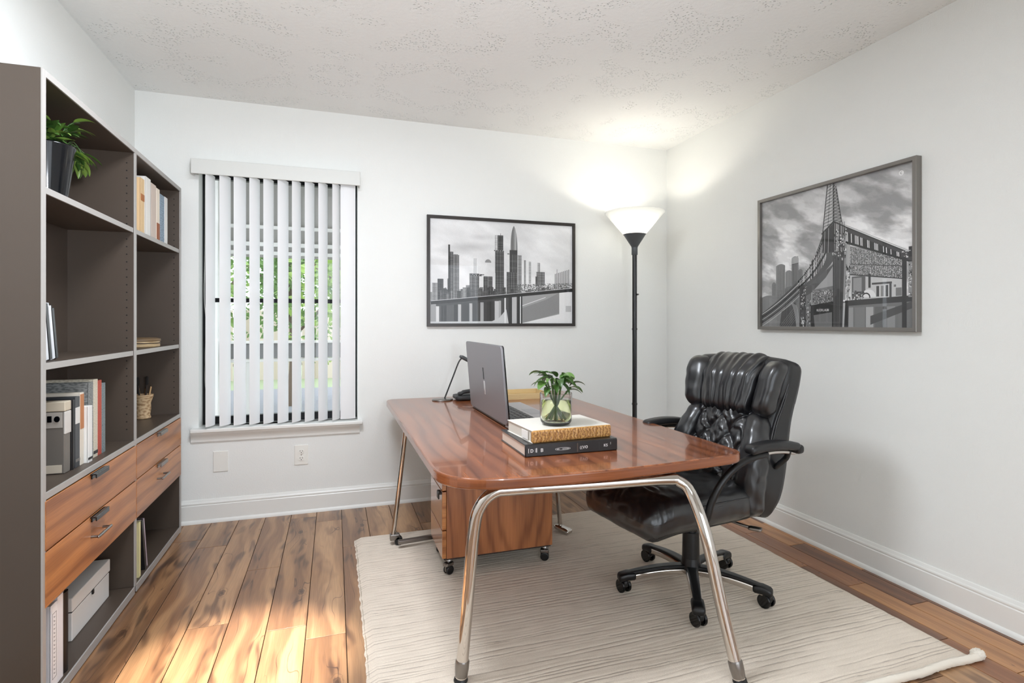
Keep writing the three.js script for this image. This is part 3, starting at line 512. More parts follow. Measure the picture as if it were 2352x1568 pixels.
// ================================================================== DESK
const DH = 0.68;
{
  const d = thing('desk', 'large glossy walnut desk with chrome tube legs standing on the cream rug', 'desk');
  const s = new THREE.Shape();     // drawn in x, -z
  s.moveTo(0.297, 3.33); s.lineTo(0.303, 1.76); s.bezierCurveTo(0.305, 1.66, 0.35, 1.595, 0.46, 1.575); s.bezierCurveTo(0.66, 1.54, 0.95, 1.545, 1.32, 1.592);
  s.bezierCurveTo(1.385, 1.6, 1.42, 1.62, 1.418, 1.68); s.lineTo(1.418, 3.34); s.quadraticCurveTo(1.416, 3.4, 1.35, 3.402); s.lineTo(0.36, 3.402); s.quadraticCurveTo(0.297, 3.402, 0.297, 3.33);
  const bev = 0.007, top = new THREE.ExtrudeGeometry(s, { depth: 0.036 - 2 * bev, bevelEnabled: true, bevelThickness: bev, bevelSize: bev, bevelOffset: -bev, bevelSegments: 3, curveSegments: 24 }).rotateX(-Math.PI / 2).translate(0, DH - 0.036 + bev, 0);
  part('tabletop', uvm(top, 'z', [0.1, 0.2]), M.deskTop, d, 'glossy reddish walnut top with rounded corners');
  const u = DH - 0.036;            // underside
  const legR = 0.0195;
  const front = [[0.381, 0.03, -1.687], [0.399, 0.27, -1.675], [0.417, 0.5, -1.662], [0.436, 0.575, -1.654], [0.478, 0.616, -1.645], [0.54, 0.622, -1.636], [0.8, 0.622, -1.608], [1.06, 0.622, -1.582], [1.108, 0.612, -1.572], [1.135, 0.578, -1.548], [1.15, 0.46, -1.49], [1.18, 0.24, -1.45], [1.212, 0.03, -1.408]];
  part('leg_frame', tube(front, legR, 140, 18), M.chrome, d, 'bent chrome tube forming two legs');
  for (const [f, t] of [[front[0], front[1]], [front[12], front[11]]]) {
    const a = V(...f), dir = V(...t).sub(a).normalize(), q = new THREE.Quaternion().setFromUnitVectors(V(0, 1, 0), dir);
    const cap = lathe([[0, 0], [0.016, 0], [0.02, 0.004], [0.0225, 0.03], [0.0225, 0.05], [0.0195, 0.056]], 20).applyQuaternion(q).translate(a.x, a.y, a.z);
    part('leg_ferrule', cap, M.steel, d, 'steel sleeve at the end of a leg');
    part('foot', lathe([[0, 0], [0.021, 0], [0.023, 0.006], [0.018, 0.02], [0, 0.022]], 20).translate(a.x - dir.x * 0.012, RUG - 0.002, a.z - dir.z * 0.012), M.blackPlastic, d, 'black rubber foot');
  }
  part('support_rail', bx(0.5, 1.1, u - 0.012, u, -0.009, 0.009, 0.003, 2).applyMatrix4(new THREE.Matrix4().makeRotationY(-0.1)).translate(-0.01, 0, -1.655 - 0.0 + 0.0 - 0.07), M.chrome, d, 'flat chrome rail under the top');
  for (const [x, za, zb] of [[0.5, -1.66, -2.78], [1.1, -1.6, -2.76]]) part('side_rail', rod([[x, u - 0.013, za], [x, u - 0.013, (za + zb) / 2], [x, u - 0.013, zb]], 0.012, 8), M.chrome, d);
  const lr = 0.012;
  part('rear_leg', rod([[0.285, 0.06, -2.83], [0.315, 0.34, -2.805], [0.345, u - 0.012, -2.78]], lr, 20), M.chrome, d, 'slim chrome rear leg');
  part('rear_leg', rod([[1.168, 0.05, -2.735], [1.145, 0.34, -2.745], [1.125, u - 0.012, -2.76]], lr, 20), M.chrome, d, 'slim chrome rear leg');
  part('rear_rail', rod([[0.345, u - 0.013, -2.78], [0.7, u - 0.013, -2.77], [1.125, u - 0.013, -2.76]], lr, 8), M.chrome, d);
  part('foot_bar', bx(0.30, 1.16, 0.038, 0.058, -0.012, 0.012, 0.004, 2).applyMatrix4(new THREE.Matrix4().makeRotationY(0.1)).translate(0.005 , 0, -2.8 + 0.06), M.steel, d, 'flat dark metal bar between the rear feet');
  part('foot_bracket', bx(0.268, 0.318, 0.04, 0.072, -2.846, -2.812, 0.006, 2), M.steel, d);
  part('caster', [new THREE.CylinderGeometry(0.021, 0.021, 0.012, 20).rotateX(Math.PI / 2).translate(0.312, RUG + 0.0195, -2.818), new THREE.CylinderGeometry(0.021, 0.021, 0.012, 20).rotateX(Math.PI / 2).translate(0.312, RUG + 0.0195, -2.84), new THREE.CylinderGeometry(0.007, 0.007, 0.04, 10).rotateX(Math.PI / 2).translate(0.312, RUG + 0.0195, -2.829)], M.blackPlastic, d, 'small dark caster');
  part('rear_foot', soft(0.05, 0.026, 0.1, 0.012, [6, 5, 8], (p) => { p.y -= p.z * 0.12; }).applyMatrix4(new THREE.Matrix4().makeRotationY(0.5)).translate(1.176, RUG + 0.018, -2.715), M.chrome, d, 'flat chrome foot');
}
// ------------------------------------------------------------------ drawer pedestal
{
  const p = thing('drawer_pedestal', 'walnut drawer pedestal on casters under the desk', 'cabinet', [0, 0, 0]);
  const X0 = 0.456, X1 = 0.985, Z1 = -2.4, Z0 = -2.7, Y0 = 0.093, Y1 = 0.575;
  part('body', uvm(bx(X0 + 0.02, X1, Y0, Y1, Z0, Z1, 0.002), 'y', [-X1 + 0.55, -Y0]), M.pedSide, p);
  const ys = [[Y0 + 0.002, Y0 + 0.125], [Y0 + 0.13, Y0 + 0.3], [Y0 + 0.305, Y1 - 0.002]];
  ys.forEach(([a, b], i) => {
    const dr = part('drawer', uvm(bx(X0, X0 + 0.019, a, b, Z0 + 0.001, Z1 - 0.001, 0.002), 'z', [i * 0.3, i * 0.4]), M.pedDrawer, p, 'glossy drawer front');
    if (i) part('handle', [bx(X0 - 0.014, X0 + 0.004, b - 0.012, b - 0.002, Z1 - 0.055, Z1 - 0.006, 0.003, 2), bx(X0 - 0.016, X0 - 0.01, b - 0.034, b - 0.004, Z1 - 0.05, Z1 - 0.01, 0.003, 2)], M.blackPlastic, dr, 'small black tab pull');
  });
  part('base_board', bx(X0 + 0.01, X1 - 0.006, Y0 - 0.008, Y0, Z0 + 0.006, Z1 - 0.006, 0.002), std(0x2a1c14, 0.6), p);
  for (const [x, z, a] of [[0.49, -2.425, 0.5], [0.955, -2.425, -0.4], [0.5, -2.67, 0.9], [0.955, -2.67, 0.2]]) {
    const c = part('caster', [new THREE.CylinderGeometry(0.017, 0.019, 0.006, 18).translate(0, 0.082, 0), new THREE.CylinderGeometry(0.006, 0.006, 0.016, 10).translate(0, 0.074, 0), bx(-0.021, 0.021, 0.052, 0.069, -0.015, 0.015, 0.005, 2), bx(-0.019, 0.019, 0.03, 0.055, -0.004, 0.004, 0.002)], M.steel, p, 'steel caster housing');
    c.position.set(x, 0, z); c.rotation.y = a;
    for (const s of [-1, 1]) part('wheel', soft(0.041, 0.041, 0.011, 0.004, [10, 10, 3], (q) => { const r = Math.hypot(q.x, q.y), m = Math.max(Math.abs(q.x), Math.abs(q.y)); if (r > 1e-6) { q.x *= m / r * 1.0; q.y *= m / r; } }).translate(0, RUG + 0.0195, s * 0.0095), M.blackPlastic, c, 'black caster wheel');
  }
}
// ------------------------------------------------------------------ things on the desk
{
  // black book below
  const spineCv = document.createElement('canvas'); spineCv.width = 1024; spineCv.height = 120; const c = spineCv.getContext('2d');
  c.fillStyle = '#17171a'; c.fillRect(0, 0, 1024, 120); c.fillStyle = '#dcdcdc'; c.strokeStyle = '#dcdcdc'; c.lineWidth = 4;
  c.strokeRect(26, 34, 3, 48); c.font = 'bold 56px sans-serif'; c.fillText('D', 42, 80); c.fillRect(98, 36, 3, 44); c.fillRect(106, 32, 12, 50); c.fillText('B', 152, 80);
  c.beginPath(); c.ellipse(400, 62, 84, 14, 0, 0, 7); c.stroke(); c.font = 'bold 20px sans-serif'; c.fillText('MS', 334, 70); c.fillText('MSSOM', 395, 70);
  c.fillStyle = '#5a4a42'; c.fillRect(560, 8, 10, 104); c.fillStyle = '#dcdcdc'; c.font = 'bold 46px sans-serif'; c.fillText('((VO', 590, 78);
  c.fillStyle = '#333338'; c.fillRect(812, 14, 3, 92); c.fillStyle = '#dcdcdc'; c.font = 'bold 44px sans-serif'; c.fillText('KS', 864, 74); c.fillRect(945, 26, 4, 28);
  const st = new THREE.CanvasTexture(spineCv); st.colorSpace = THREE.SRGBColorSpace;
  const bk = thing('large_black_book', 'large black book with a lettered spine lying on the desk', 'book', [0.81, DH, -1.93]);
  const w = 0.36, dp = 0.285, t = 0.044;
  part('cover', [bx(-w / 2, w / 2, 0, 0.004, -dp / 2, dp / 2, 0.0015), bx(-w / 2, w / 2, t - 0.004, t, -dp / 2, dp / 2, 0.0015), soft(w, t, 0.012, 0.0055, [4, 6, 4]).translate(0, t / 2, dp / 2)], phy(0x17171a, 0.35, { clearcoat: 0.3 }), bk, 'black cover');
  part('pages', bx(-w / 2 + 0.005, w / 2 - 0.005, 0.004, t - 0.004, -dp / 2 + 0.004, dp / 2 - 0.002, 0), std(0xdcc9ba, 0.8), bk);
  part('spine_print', new THREE.PlaneGeometry(w * 0.985, t * 0.84).translate(0, t / 2, dp / 2 + 0.0063), phy(0xffffff, 0.35, { map: st, clearcoat: 0.3 }), bk, 'white lettering on the black spine');
  // paler book on top
  const b2 = thing('wood_spined_book', 'white covered book with a ridged brown spine lying on the black book', 'book', [0.812, DH + t, -1.925]); b2.rotation.y = 0.07;
  const w2 = 0.322, d2 = 0.235, t2 = 0.045;
  part('cover', [bx(-w2 / 2, w2 / 2, 0, 0.003, -d2 / 2, d2 / 2, 0.001), bx(-w2 / 2, w2 / 2, t2 - 0.003, t2, -d2 / 2, d2 / 2, 0.001)], phy(0xe9e4da, 0.3), b2, 'white cover');
  part('pages', bx(-w2 / 2 + 0.004, w2 / 2 - 0.004, 0.003, t2 - 0.003, -d2 / 2 + 0.004, d2 / 2 - 0.008, 0), std(0xd9d2c6, 0.85), b2);
  const sp = soft(w2, t2, 0.02, 0.007, [120, 8, 4], (q, n) => { if (n.z > 0.3) q.z += 0.0022 * Math.sin(q.x * 420 + 2 * n2(q.x * 30, q.y * 20)) * sstep(0.021, 0.012, Math.abs(q.y)) * (0.5 + 0.5 * n2(q.x * 18, 3)); }).translate(0, t2 / 2, d2 / 2 - 0.004);
  const spTex = tex(512, 64, (u, v) => lerp3([206, 158, 92], [136, 88, 40], clamp(0.4 + 0.35 * Math.sin(u * 150 + 3 * n2(u * 9, v * 2)) + 0.4 * n2(u * 40, v * 5)))); uvm(sp); const sg = sp.toNonIndexed(); uvm(sg, 'y', [w2 / 2, 0]); spTex.repeat.set(1 / w2, 1 / t2);
  part('spine', sg, phy(0xffffff, 0.4, { map: spTex, clearcoat: 0.3 }), b2, 'ridged golden brown spine');
  part('bookmark_label', bx(-w2 / 2 - 0.001, -w2 / 2 + 0.001, 0.006, t2 - 0.008, d2 / 2 - 0.09, d2 / 2 - 0.035, 0.0005), std(0xefece6, 0.6), b2);
  // glass vase with stems in water
  const vy = DH + t + t2, vc = [0.788, vy, -1.885];
  const v = thing('glass_vase', 'clear glass tumbler vase of water with green cuttings on the stacked books', 'vase', vc);
  const gp = [[0, 0], [0.044, 0], [0.052, 0.004], [0.058, 0.014], [0.0595, 0.03], [0.0605, 0.117], [0.059, 0.1185], [0.0575, 0.117], [0.0565, 0.03], [0.053, 0.016], [0.046, 0.01], [0, 0.009]];
  part('glass', lathe(gp, 48), phy(0xffffff, 0.0, { transmission: 1, thickness: 0.003, ior: 1.48, attenuationColor: new THREE.Color(0.85, 0.92, 0.8), attenuationDistance: 0.2 }), v, 'clear glass');
  part('water', lathe([[0, 0.0095], [0.0455, 0.0105], [0.0525, 0.0165], [0.056, 0.0305], [0.0566, 0.092], [0, 0.092]], 48), phy(0xffffff, 0.0, { transmission: 1, thickness: 0.1, ior: 1.33, attenuationColor: new THREE.Color(0.72, 0.8, 0.42), attenuationDistance: 0.14 }), v, 'greenish water');
  const pr = mulberry(91), pl = thing('plant_cutting', 'bunch of broad striped green leaves in the glass vase', 'plant', vc);
  const stripe = tex(64, 64, (uu, vv) => { const s = Math.abs(uu - 0.5) * 2; return lerp3([62, 112, 40], [176, 200, 120], sstep(0.55, 0.7, s + 0.1 * n2(uu * 8, vv * 9)) * sstep(1.0, 0.85, s)); });
  const lm = [...leafMats.slice(0, 2), phy(0x5f8240, 0.3, { transmission: 0.1, thickness: 0, side: THREE.DoubleSide })];
  for (let i = 0; i < 11; i++) {
    const az = i / 11 * Math.PI * 2 + pr() * 0.4, ox = Math.cos(az), oz = Math.sin(az), rise = 0.135 + pr() * 0.05, out = 0.018 + pr() * 0.035;
    part('stem', tube([[-ox * 0.028, 0.02, -oz * 0.028], [ox * 0.01, 0.08, oz * 0.01], [ox * out * 0.9, rise - 0.01, oz * out * 0.9], [ox * out * 1.1, rise, oz * out * 1.1]], 0.0032, 14, 6), lm[i % 2], pl);
    for (let l = 0; l < 3; l++) {
      const m = part('leaf', leafGeo(0.055 + pr() * 0.03, 0.024 + pr() * 0.012, 0.9 + pr() * 0.9, 0.35), lm[Math.floor(pr() * 3)], pl);
      m.position.set(ox * out * (0.7 + 0.3 * l / 2), rise - 0.018 + l * 0.012, oz * out * (0.7 + 0.3 * l / 2)); m.rotation.set(-0.75 + pr() * 0.8, Math.PI / 2 - az + (pr() - 0.5) * 2.2, (pr() - 0.5) * 0.5, 'YXZ');
    }
  }
  // laptop: its lid back faces the bookcase
  const lp = thing('laptop', 'open dark grey laptop with its lid towards the bookcase on the desk', 'laptop', [0.722, DH, -2.6]);
  const LW = 0.33, LD = 0.285, LH = 0.352;      // half width along z, base depth, lid height
  const lid = new THREE.Group(); lid.name = 'lid'; lid.position.set(0.004, 0.016, 0); lid.rotation.z = 0.085; lp.add(lid);
  const rs = (w2_, h2_, r) => { const s = new THREE.Shape(); s.moveTo(-w2_ + r, 0); s.lineTo(w2_ - r, 0); s.quadraticCurveTo(w2_, 0, w2_, r); s.lineTo(w2_, h2_ - r); s.quadraticCurveTo(w2_, h2_, w2_ - r, h2_); s.lineTo(-w2_ + r, h2_); s.quadraticCurveTo(-w2_, h2_, -w2_, h2_ - r); s.lineTo(-w2_, r); s.quadraticCurveTo(-w2_, 0, -w2_ + r, 0); return s; };
  const shell = new THREE.ExtrudeGeometry(rs(LW, LH, 0.02), { depth: 0.006, bevelEnabled: true, bevelThickness: 0.003, bevelSize: 0.003, bevelOffset: -0.003, bevelSegments: 3, curveSegments: 8 }).rotateY(-Math.PI / 2);
  const lidMat = std(0x8e8c90, 0.38, 0.6);
  const rim = part('lid_shell', shell, lidMat, lid, 'brushed grey lid back');
  part('screen_bezel', new THREE.ExtrudeGeometry(rs(LW - 0.001, LH - 0.002, 0.02), { depth: 0.004, bevelEnabled: false }).rotateY(-Math.PI / 2).translate(0.0075, 0.001, 0), M.blackGloss, lid, 'black glossy screen face');
  part('emblem', [bx(-0.0105, -0.0088, 0.175, 0.232, -0.012, 0.004, 0.0005)], std(0x2c2c30, 0.3, 0.6), lid, 'dark upright bar');
  part('emblem', [bx(-0.0108, -0.0088, 0.10, 0.168, -0.006, 0.022, 0.0005)], std(0xd0d0d4, 0.2, 0.9), lid, 'bright silver block');
  part('base', bx(0.002, LD, 0.003, 0.017, -LW, LW, 0.004, 2), std(0xb4b1b2, 0.35, 0.6), lp, 'silver keyboard deck');
  part('bottom_cover', bx(0.004, LD - 0.002, 0.001, 0.012, -LW + 0.001, LW - 0.0005, 0.003, 2).scale(1, 1, 1.0015), M.blackPlastic, lp);
  part('hinge', rod([[0.004, 0.012, -LW + 0.05], [0.004, 0.012, LW - 0.05]], 0.007, 4), M.blackPlastic, lp, 'black hinge barrel');
  const kg = bx(-0.012, 0.012, 0, 0.0025, -0.021, 0.021, 0.001);
  for (let r = 0; r < 6; r++) for (let k = 0; k < 13; k++) { const m = part('key', kg, M.blackPlastic, lp); m.position.set(0.03 + r * 0.0275, 0.0168, -0.29 + k * 0.0475); }
  part('trackpad', bx(0.203, 0.272, 0.0165, 0.0176, -0.08, 0.08, 0.0005), std(0x9a989a, 0.3, 0.5), lp);
  // desk lamp behind the laptop
  const dl = thing('desk_lamp', 'slim black desk lamp on the far end of the desk', 'lamp', [0.62, DH, -3.25]);
  part('base', lathe([[0, 0], [0.062, 0], [0.064, 0.003], [0.06, 0.009], [0.02, 0.012], [0, 0.012]], 36).scale(1.0, 1, 0.8), M.steel, dl, 'flat silver base plate');
  part('arm', rod([[0.012, 0.01, 0], [0.06, 0.13, 0.0], [0.098, 0.225, 0.0], [0.118, 0.252, 0.0]], 0.0045, 20, 8), M.blackMetal, dl, 'slanting black arm');
  part('head', soft(0.12, 0.022, 0.05, 0.01, [8, 5, 6], (p) => { const k = 1 - 0.25 * (p.x + 0.06) / 0.12; p.z *= k; }).applyMatrix4(new THREE.Matrix4().makeRotationZ(-0.5)).translate(0.16, 0.236, 0), M.greyMetal, dl, 'grey lamp head');
  const ph = thing('desk_telephone', 'dark low desk telephone beside the lamp base behind the laptop', 'telephone', [0.79, DH, -3.24]);
  part('body', soft(0.2, 0.036, 0.13, 0.012, [10, 5, 8], (p) => { p.y += (p.x < 0 ? 1 : 0) * 0; p.y *= 1 - 0.25 * sstep(-0.02, 0.1, -p.x); }).translate(0, 0.018, 0), std(0x2c2c2d, 0.5), ph);
  part('handset', soft(0.15, 0.02, 0.04, 0.009, [14, 5, 6], (p) => { p.y += 0.01 * (1 - Math.abs(p.x) / 0.075) - (Math.abs(p.x) > 0.045 ? 0.006 : 0); }).translate(-0.01, 0.046, 0.03), std(0x232324, 0.5), ph);
  part('dial', new THREE.TorusGeometry(0.014, 0.0035, 8, 20).rotateX(0.2).translate(0.03, 0.055, 0.0), M.chrome, ph, 'chrome ring');
  // pale wooden tray at the far right corner of the desk
  const tr = thing('letter_tray', 'pale wooden tray at the far corner of the desk behind the laptop', 'tray', [1.13, DH, -3.25]);
  part('bottom', bx(-0.14, 0.14, 0, 0.006, -0.12, 0.12, 0.001), std(0xd9bd8a, 0.5), tr);
  for (const [a, b_, c1, d1] of [[-0.14, 0.14, 0.112, 0.12], [-0.14, 0.14, -0.12, -0.112], [-0.14, -0.132, -0.112, 0.112], [0.132, 0.14, -0.112, 0.112]]) part('side', bx(a, b_, 0.006, 0.034, c1, d1, 0.001), std(0xdcc08c, 0.5), tr);
}
// ------------------------------------------------------------------ floor lamp
{
  const l = thing('floor_lamp', 'black torchiere floor lamp with a white glass bowl in the corner', 'lamp', [LAMP.x, 0, LAMP.z]);
  part('base', lathe([[0, 0], [0.125, 0], [0.13, 0.006], [0.128, 0.016], [0.11, 0.024], [0.03, 0.032], [0.02, 0.05], [0, 0.05]], 44), M.blackMetal, l);
  part('pole', [cyl(0.0155, 0.0155, 1.57, 0, 0.045, 0, 24), cyl(0.018, 0.018, 0.012, 0, 0.6, 0, 24), cyl(0.018, 0.018, 0.01, 0, 1.1, 0, 24)], M.blackMetal, l, 'black metal pole');
  part('switch', new THREE.CylinderGeometry(0.005, 0.006, 0.016, 12).rotateX(Math.PI / 2).translate(0.012, 1.335, 0.02), M.steel, l, 'small knob switch');
  part('cup', lathe([[0, 1.6], [0.02, 1.6], [0.02, 1.645], [0.022, 1.655], [0.073, 1.735], [0.076, 1.737], [0.07, 1.738], [0.018, 1.66], [0, 1.66]], 44), M.greyMetal, l, 'grey metal cone holder');
  const g = [[0.066, 1.728], [0.19, 1.873], [0.196, 1.878], [0.194, 1.884], [0.187, 1.879], [0.064, 1.735]];
  part('shade', lathe([...g, g[0]], 56), phy(0xf6f7f5, 0.9, { transmission: 0.55, thickness: 0, side: THREE.DoubleSide }), l, 'frosted white glass bowl');
  const b = part('bulb', new THREE.SphereGeometry(0.026, 20, 14).translate(0, 1.768, 0), new THREE.MeshStandardMaterial({ color: 0xffffff, emissive: 0xfff7ea, emissiveIntensity: 4 }), l, 'glowing bulb');
  part('bulb_socket', cyl(0.013, 0.013, 0.09, 0, 1.655, 0, 14), M.white, l);
  const p = new THREE.PointLight(0xfff7ea, LAMP.cd, 0, 2); p.position.set(0, 1.768, 0); p.castShadow = true; p.shadow.radius = 1.5; l.add(p);
}
// ------------------------------------------------------------------ framed prints
function rectFrame(w, h, t, dz) { const o = new THREE.Shape([[-w / 2, -h / 2], [w / 2, -h / 2], [w / 2, h / 2], [-w / 2, h / 2]].map(([a, b]) => new THREE.Vector2(a, b))); o.holes.push(new THREE.Path([[-w / 2 + t, -h / 2 + t], [-w / 2 + t, h / 2 - t], [w / 2 - t, h / 2 - t], [w / 2 - t, -h / 2 + t]].map(([a, b]) => new THREE.Vector2(a, b)))); return new THREE.ExtrudeGeometry(o, { depth: dz - 0.003, bevelEnabled: true, bevelThickness: 0.0015, bevelSize: 0.0015, bevelOffset: -0.0015, bevelSegments: 1 }).translate(0, 0, 0.0015); }
function canvas(w, h) { const c = document.createElement('canvas'); c.width = w; c.height = h; return [c, c.getContext('2d')]; }
function grainOver(c, ctx, w, h, amt, seed) { const im = ctx.getImageData(0, 0, w, h), d = im.data; for (let i = 0; i < d.length; i += 4) { const x = (i / 4) % w, y = Math.floor(i / 4 / w), k = amt * (n2(x * 0.35 + seed, y * 0.35) + 0.5 * n2(x * 0.06, y * 0.4 + seed)); d[i] += k; d[i + 1] += k; d[i + 2] += k; } ctx.putImageData(im, 0, 0); }
function cloudSky(ctx, w, h, lo, hi, seed, sx = 2.2, sy = 5) { const im = ctx.getImageData(0, 0, w, h), d = im.data; for (let y = 0; y < h; y++) for (let x = 0; x < w; x++) { const u = x / w, v = y / h, k = clamp(0.5 + 0.8 * fbm(u * sx + seed + v * 0.8, v * sy - u * 1.4 + seed, 5)); const g = mix(lo, hi, k), i = (y * w + x) * 4; d[i] = d[i + 1] = d[i + 2] = g; d[i + 3] = 255; } ctx.putImageData(im, 0, 0); }
function tower(ctx, x, y, w, h, base, q, step = 6) {   // block with window columns
  ctx.fillStyle = `rgb(${base},${base},${base})`; ctx.fillRect(x, y, w, h);
  for (let cx = x + 2; cx < x + w - 2; cx += step) { const g = clamp(base + (q() - 0.35) * 120, 10, 235); ctx.fillStyle = `rgb(${g | 0},${g | 0},${g | 0})`; ctx.fillRect(cx, y + 3, step * 0.45, h); }
  ctx.globalAlpha = 0.5; for (let cy = y + 6; cy < y + h; cy += 7 + q() * 5) { const g = q() < 0.5 ? 20 : 200; ctx.fillStyle = `rgb(${g},${g},${g})`; ctx.fillRect(x, cy, w, 1.2); } ctx.globalAlpha = 1;
}
{
  // skyline print: 1044 x 720 mm
  const W = 1200, H = 816, [c, x] = canvas(W, H), q = mulberry(12);
  cloudSky(x, W, H, 212, 248, 3.1, 1.2, 2.2);
  for (const [cx, cy, rx, ry, a] of [[330, 210, 240, 40, 0.2], [170, 250, 170, 50, 0.22], [420, 130, 150, 26, 0.14], [110, 330, 150, 60, 0.12]]) { const g = x.createRadialGradient(0, 0, 0, 0, 0, 1); g.addColorStop(0, `rgba(110,110,110,${a})`); g.addColorStop(1, 'rgba(110,110,110,0)'); x.save(); x.translate(cx, cy); x.scale(rx, ry); x.fillStyle = g; x.beginPath(); x.arc(0, 0, 1, 0, 7); x.fill(); x.restore(); }
  // distant roofs
  for (let i = 0; i < 60; i++) { const px = q() * W, ph = 20 + q() * 60, pw = 14 + q() * 34, b = 60 + q() * 90; tower(x, px, 600 - ph - 30 * (px / W), pw, ph + 120, b | 0, q, 5); }
  const T = [[20, 500, 50, 300, 120], [62, 468, 46, 240, 40], [140, 465, 30, 200, 52], [146, 200, 14, 480, 28], [160, 255, 26, 420, 70], [186, 278, 46, 400, 104], [316, 420, 78, 250, 86], [430, 440, 36, 200, 60], [468, 440, 36, 200, 78], [524, 108, 26, 300, 176], [548, 108, 46, 150, 60], [528, 232, 72, 420, 66], [622, 400, 20, 250, 78], [648, 255, 66, 400, 58], [716, 262, 34, 330, 130], [634, 400, 80, 260, 66], [772, 300, 14, 210, 120], [812, 310, 20, 180, 176], [888, 318, 22, 120, 150], [878, 392, 74, 110, 108], [870, 430, 24, 80, 70]];
  for (const [px, py, pw, ph, b] of T) tower(x, px, py, pw, ph, b, q, 6);
  for (let i = 0; i < 46; i++) { const px = 60 + q() * 680, pw = 10 + q() * 26, top = 520 + q() * 70; tower(x, px, top, pw, 160, (30 + q() * 90) | 0, q, 4); }
  for (let i = 0; i < 900; i++) { const px = 480 + q() * 300, py = 560 + q() * 60, g = 20 + q() * 90; x.fillStyle = `rgb(${g | 0},${g | 0},${g | 0})`; x.fillRect(px, py, 2 + q() * 6, 2 + q() * 5); }
  for (const [px, py, pw, ph] of [[350, 430, 78, 10], [334, 424, 110, 8], [528, 228, 76, 8], [640, 250, 80, 8], [186, 274, 48, 8]]) { x.fillStyle = '#444'; x.fillRect(px - 10, py, pw, ph); for (let k = 0; k < 8; k++) { x.fillStyle = k % 2 ? '#ddd' : '#222'; x.fillRect(px - 8 + k * pw / 8, py + 1, 4, ph - 2); } }
  x.fillStyle = '#e8e8e8'; x.beginPath(); x.moveTo(355, 370); x.lineTo(462, 340); x.lineTo(430, 420); x.lineTo(380, 410); x.fill();
  x.fillStyle = '#8d8d8d'; x.beginPath(); x.arc(468, 330, 26, Math.PI, 0); x.fill();
  // tall pointed tower
  { const g = x.createLinearGradient(650, 0, 716, 0); g.addColorStop(0, '#888'); g.addColorStop(0.4, '#6c6c6c'); g.addColorStop(0.75, '#b0b0b0'); g.addColorStop(1, '#4a4a4a'); x.fillStyle = g; x.beginPath(); x.moveTo(656, 250); x.bezierCurveTo(654, 150, 660, 60, 684, 26); x.bezierCurveTo(708, 60, 716, 150, 714, 250); x.fill(); x.fillStyle = '#333'; x.fillRect(648, 222, 66, 36); }
  x.fillStyle = '#2e2e2e'; for (const [px, py, ph] of [[352, 300, 120], [366, 300, 120], [570, 92, 20], [1060, 366, 60]]) x.fillRect(px, py, 3, ph);
  // striped hall at the right and dark tree line
  for (let i = 0; i < 17; i++) { const px = 1042 + i * 7.6; x.fillStyle = i % 2 ? '#d5d5d5' : '#686868'; x.fillRect(px, 404 - i * 2.4, 6, 130); }
  for (let i = 0; i < 700; i++) { const px = 690 + q() * 510, py = 500 + q() * 60 - (px - 690) * 0.05, g = 40 + q() * 110; x.fillStyle = `rgb(${g | 0},${g | 0},${g | 0})`; x.fillRect(px, py, 3 + q() * 8, 2 + q() * 4); }
  // river front below the bridge deck
  const deck = (px) => 655 - 120 * Math.pow(px / W, 1.05);
  x.fillStyle = '#3d3d3d'; x.beginPath(); x.moveTo(0, deck(0)); for (let px = 0; px <= W; px += 20) x.lineTo(px, deck(px)); x.lineTo(W, H); x.lineTo(0, H); x.fill();
  { let px = 50; while (px < 600) { const wd = 6 + q() * 30, g = q() < 0.3 ? 170 + q() * 60 : 30 + q() * 50; x.fillStyle = `rgb(${g | 0},${g | 0},${g | 0})`; x.fillRect(px, deck(px) + 30, wd, H); px += wd; } }
  x.fillStyle = '#9a9a9a'; x.fillRect(0, deck(0) - 10, 50, 300);
  x.fillStyle = '#cfcfcf'; x.beginPath(); x.moveTo(0, 800); x.lineTo(500, 796); x.lineTo(560, 770); x.lineTo(620, 700); x.lineTo(640, H); x.lineTo(0, H); x.fill();
  x.fillStyle = '#a2a2a2'; x.fillRect(752, 560, 330, 256); x.fillStyle = '#8b8b8b'; x.beginPath(); x.moveTo(752, 690); x.lineTo(960, 620); x.lineTo(1080, 560); x.lineTo(1080, 730); x.lineTo(752, 816); x.fill();
  x.fillStyle = '#ececec'; x.fillRect(1082, 552, 118, 264); x.beginPath(); x.moveTo(752, 812); x.lineTo(1082, 738); x.lineTo(1200, 730); x.lineTo(1200, 816); x.lineTo(752, 816); x.fill(); x.fillStyle = '#c4c4c4'; x.fillRect(1140, 668, 50, 50);
  x.strokeStyle = '#f0f0f0'; x.lineWidth = 5; x.beginPath(); x.moveTo(740, 676); x.lineTo(960, 600); x.stroke();
  for (const [px, wd, g] of [[604, 12, 235], [640, 26, 30], [668, 40, 190], [712, 22, 26], [736, 8, 230], [744, 12, 20]]) { x.fillStyle = `rgb(${g},${g},${g})`; x.fillRect(px, deck(px), wd, 300); }
  x.strokeStyle = '#141414'; x.lineWidth = 26; x.beginPath(); for (let px = -10; px <= W + 10; px += 20) x.lineTo(px, deck(px)); x.stroke(); x.strokeStyle = '#dddddd'; x.lineWidth = 4; x.beginPath(); for (let px = -10; px <= W + 10; px += 20) x.lineTo(px, deck(px) - 15); x.stroke();
  grainOver(c, x, W, H, 12, 5);
  const t = new THREE.CanvasTexture(c); t.colorSpace = THREE.SRGBColorSpace;
  const f = thing('framed_print', 'black framed skyline photograph hanging on the window wall', 'picture', [1.089, 1.484, ZB]);
  part('frame', rectFrame(1.044, 0.722, 0.02, 0.026), std(0x3a3634, 0.3, 0.35), f, 'narrow dark frame');
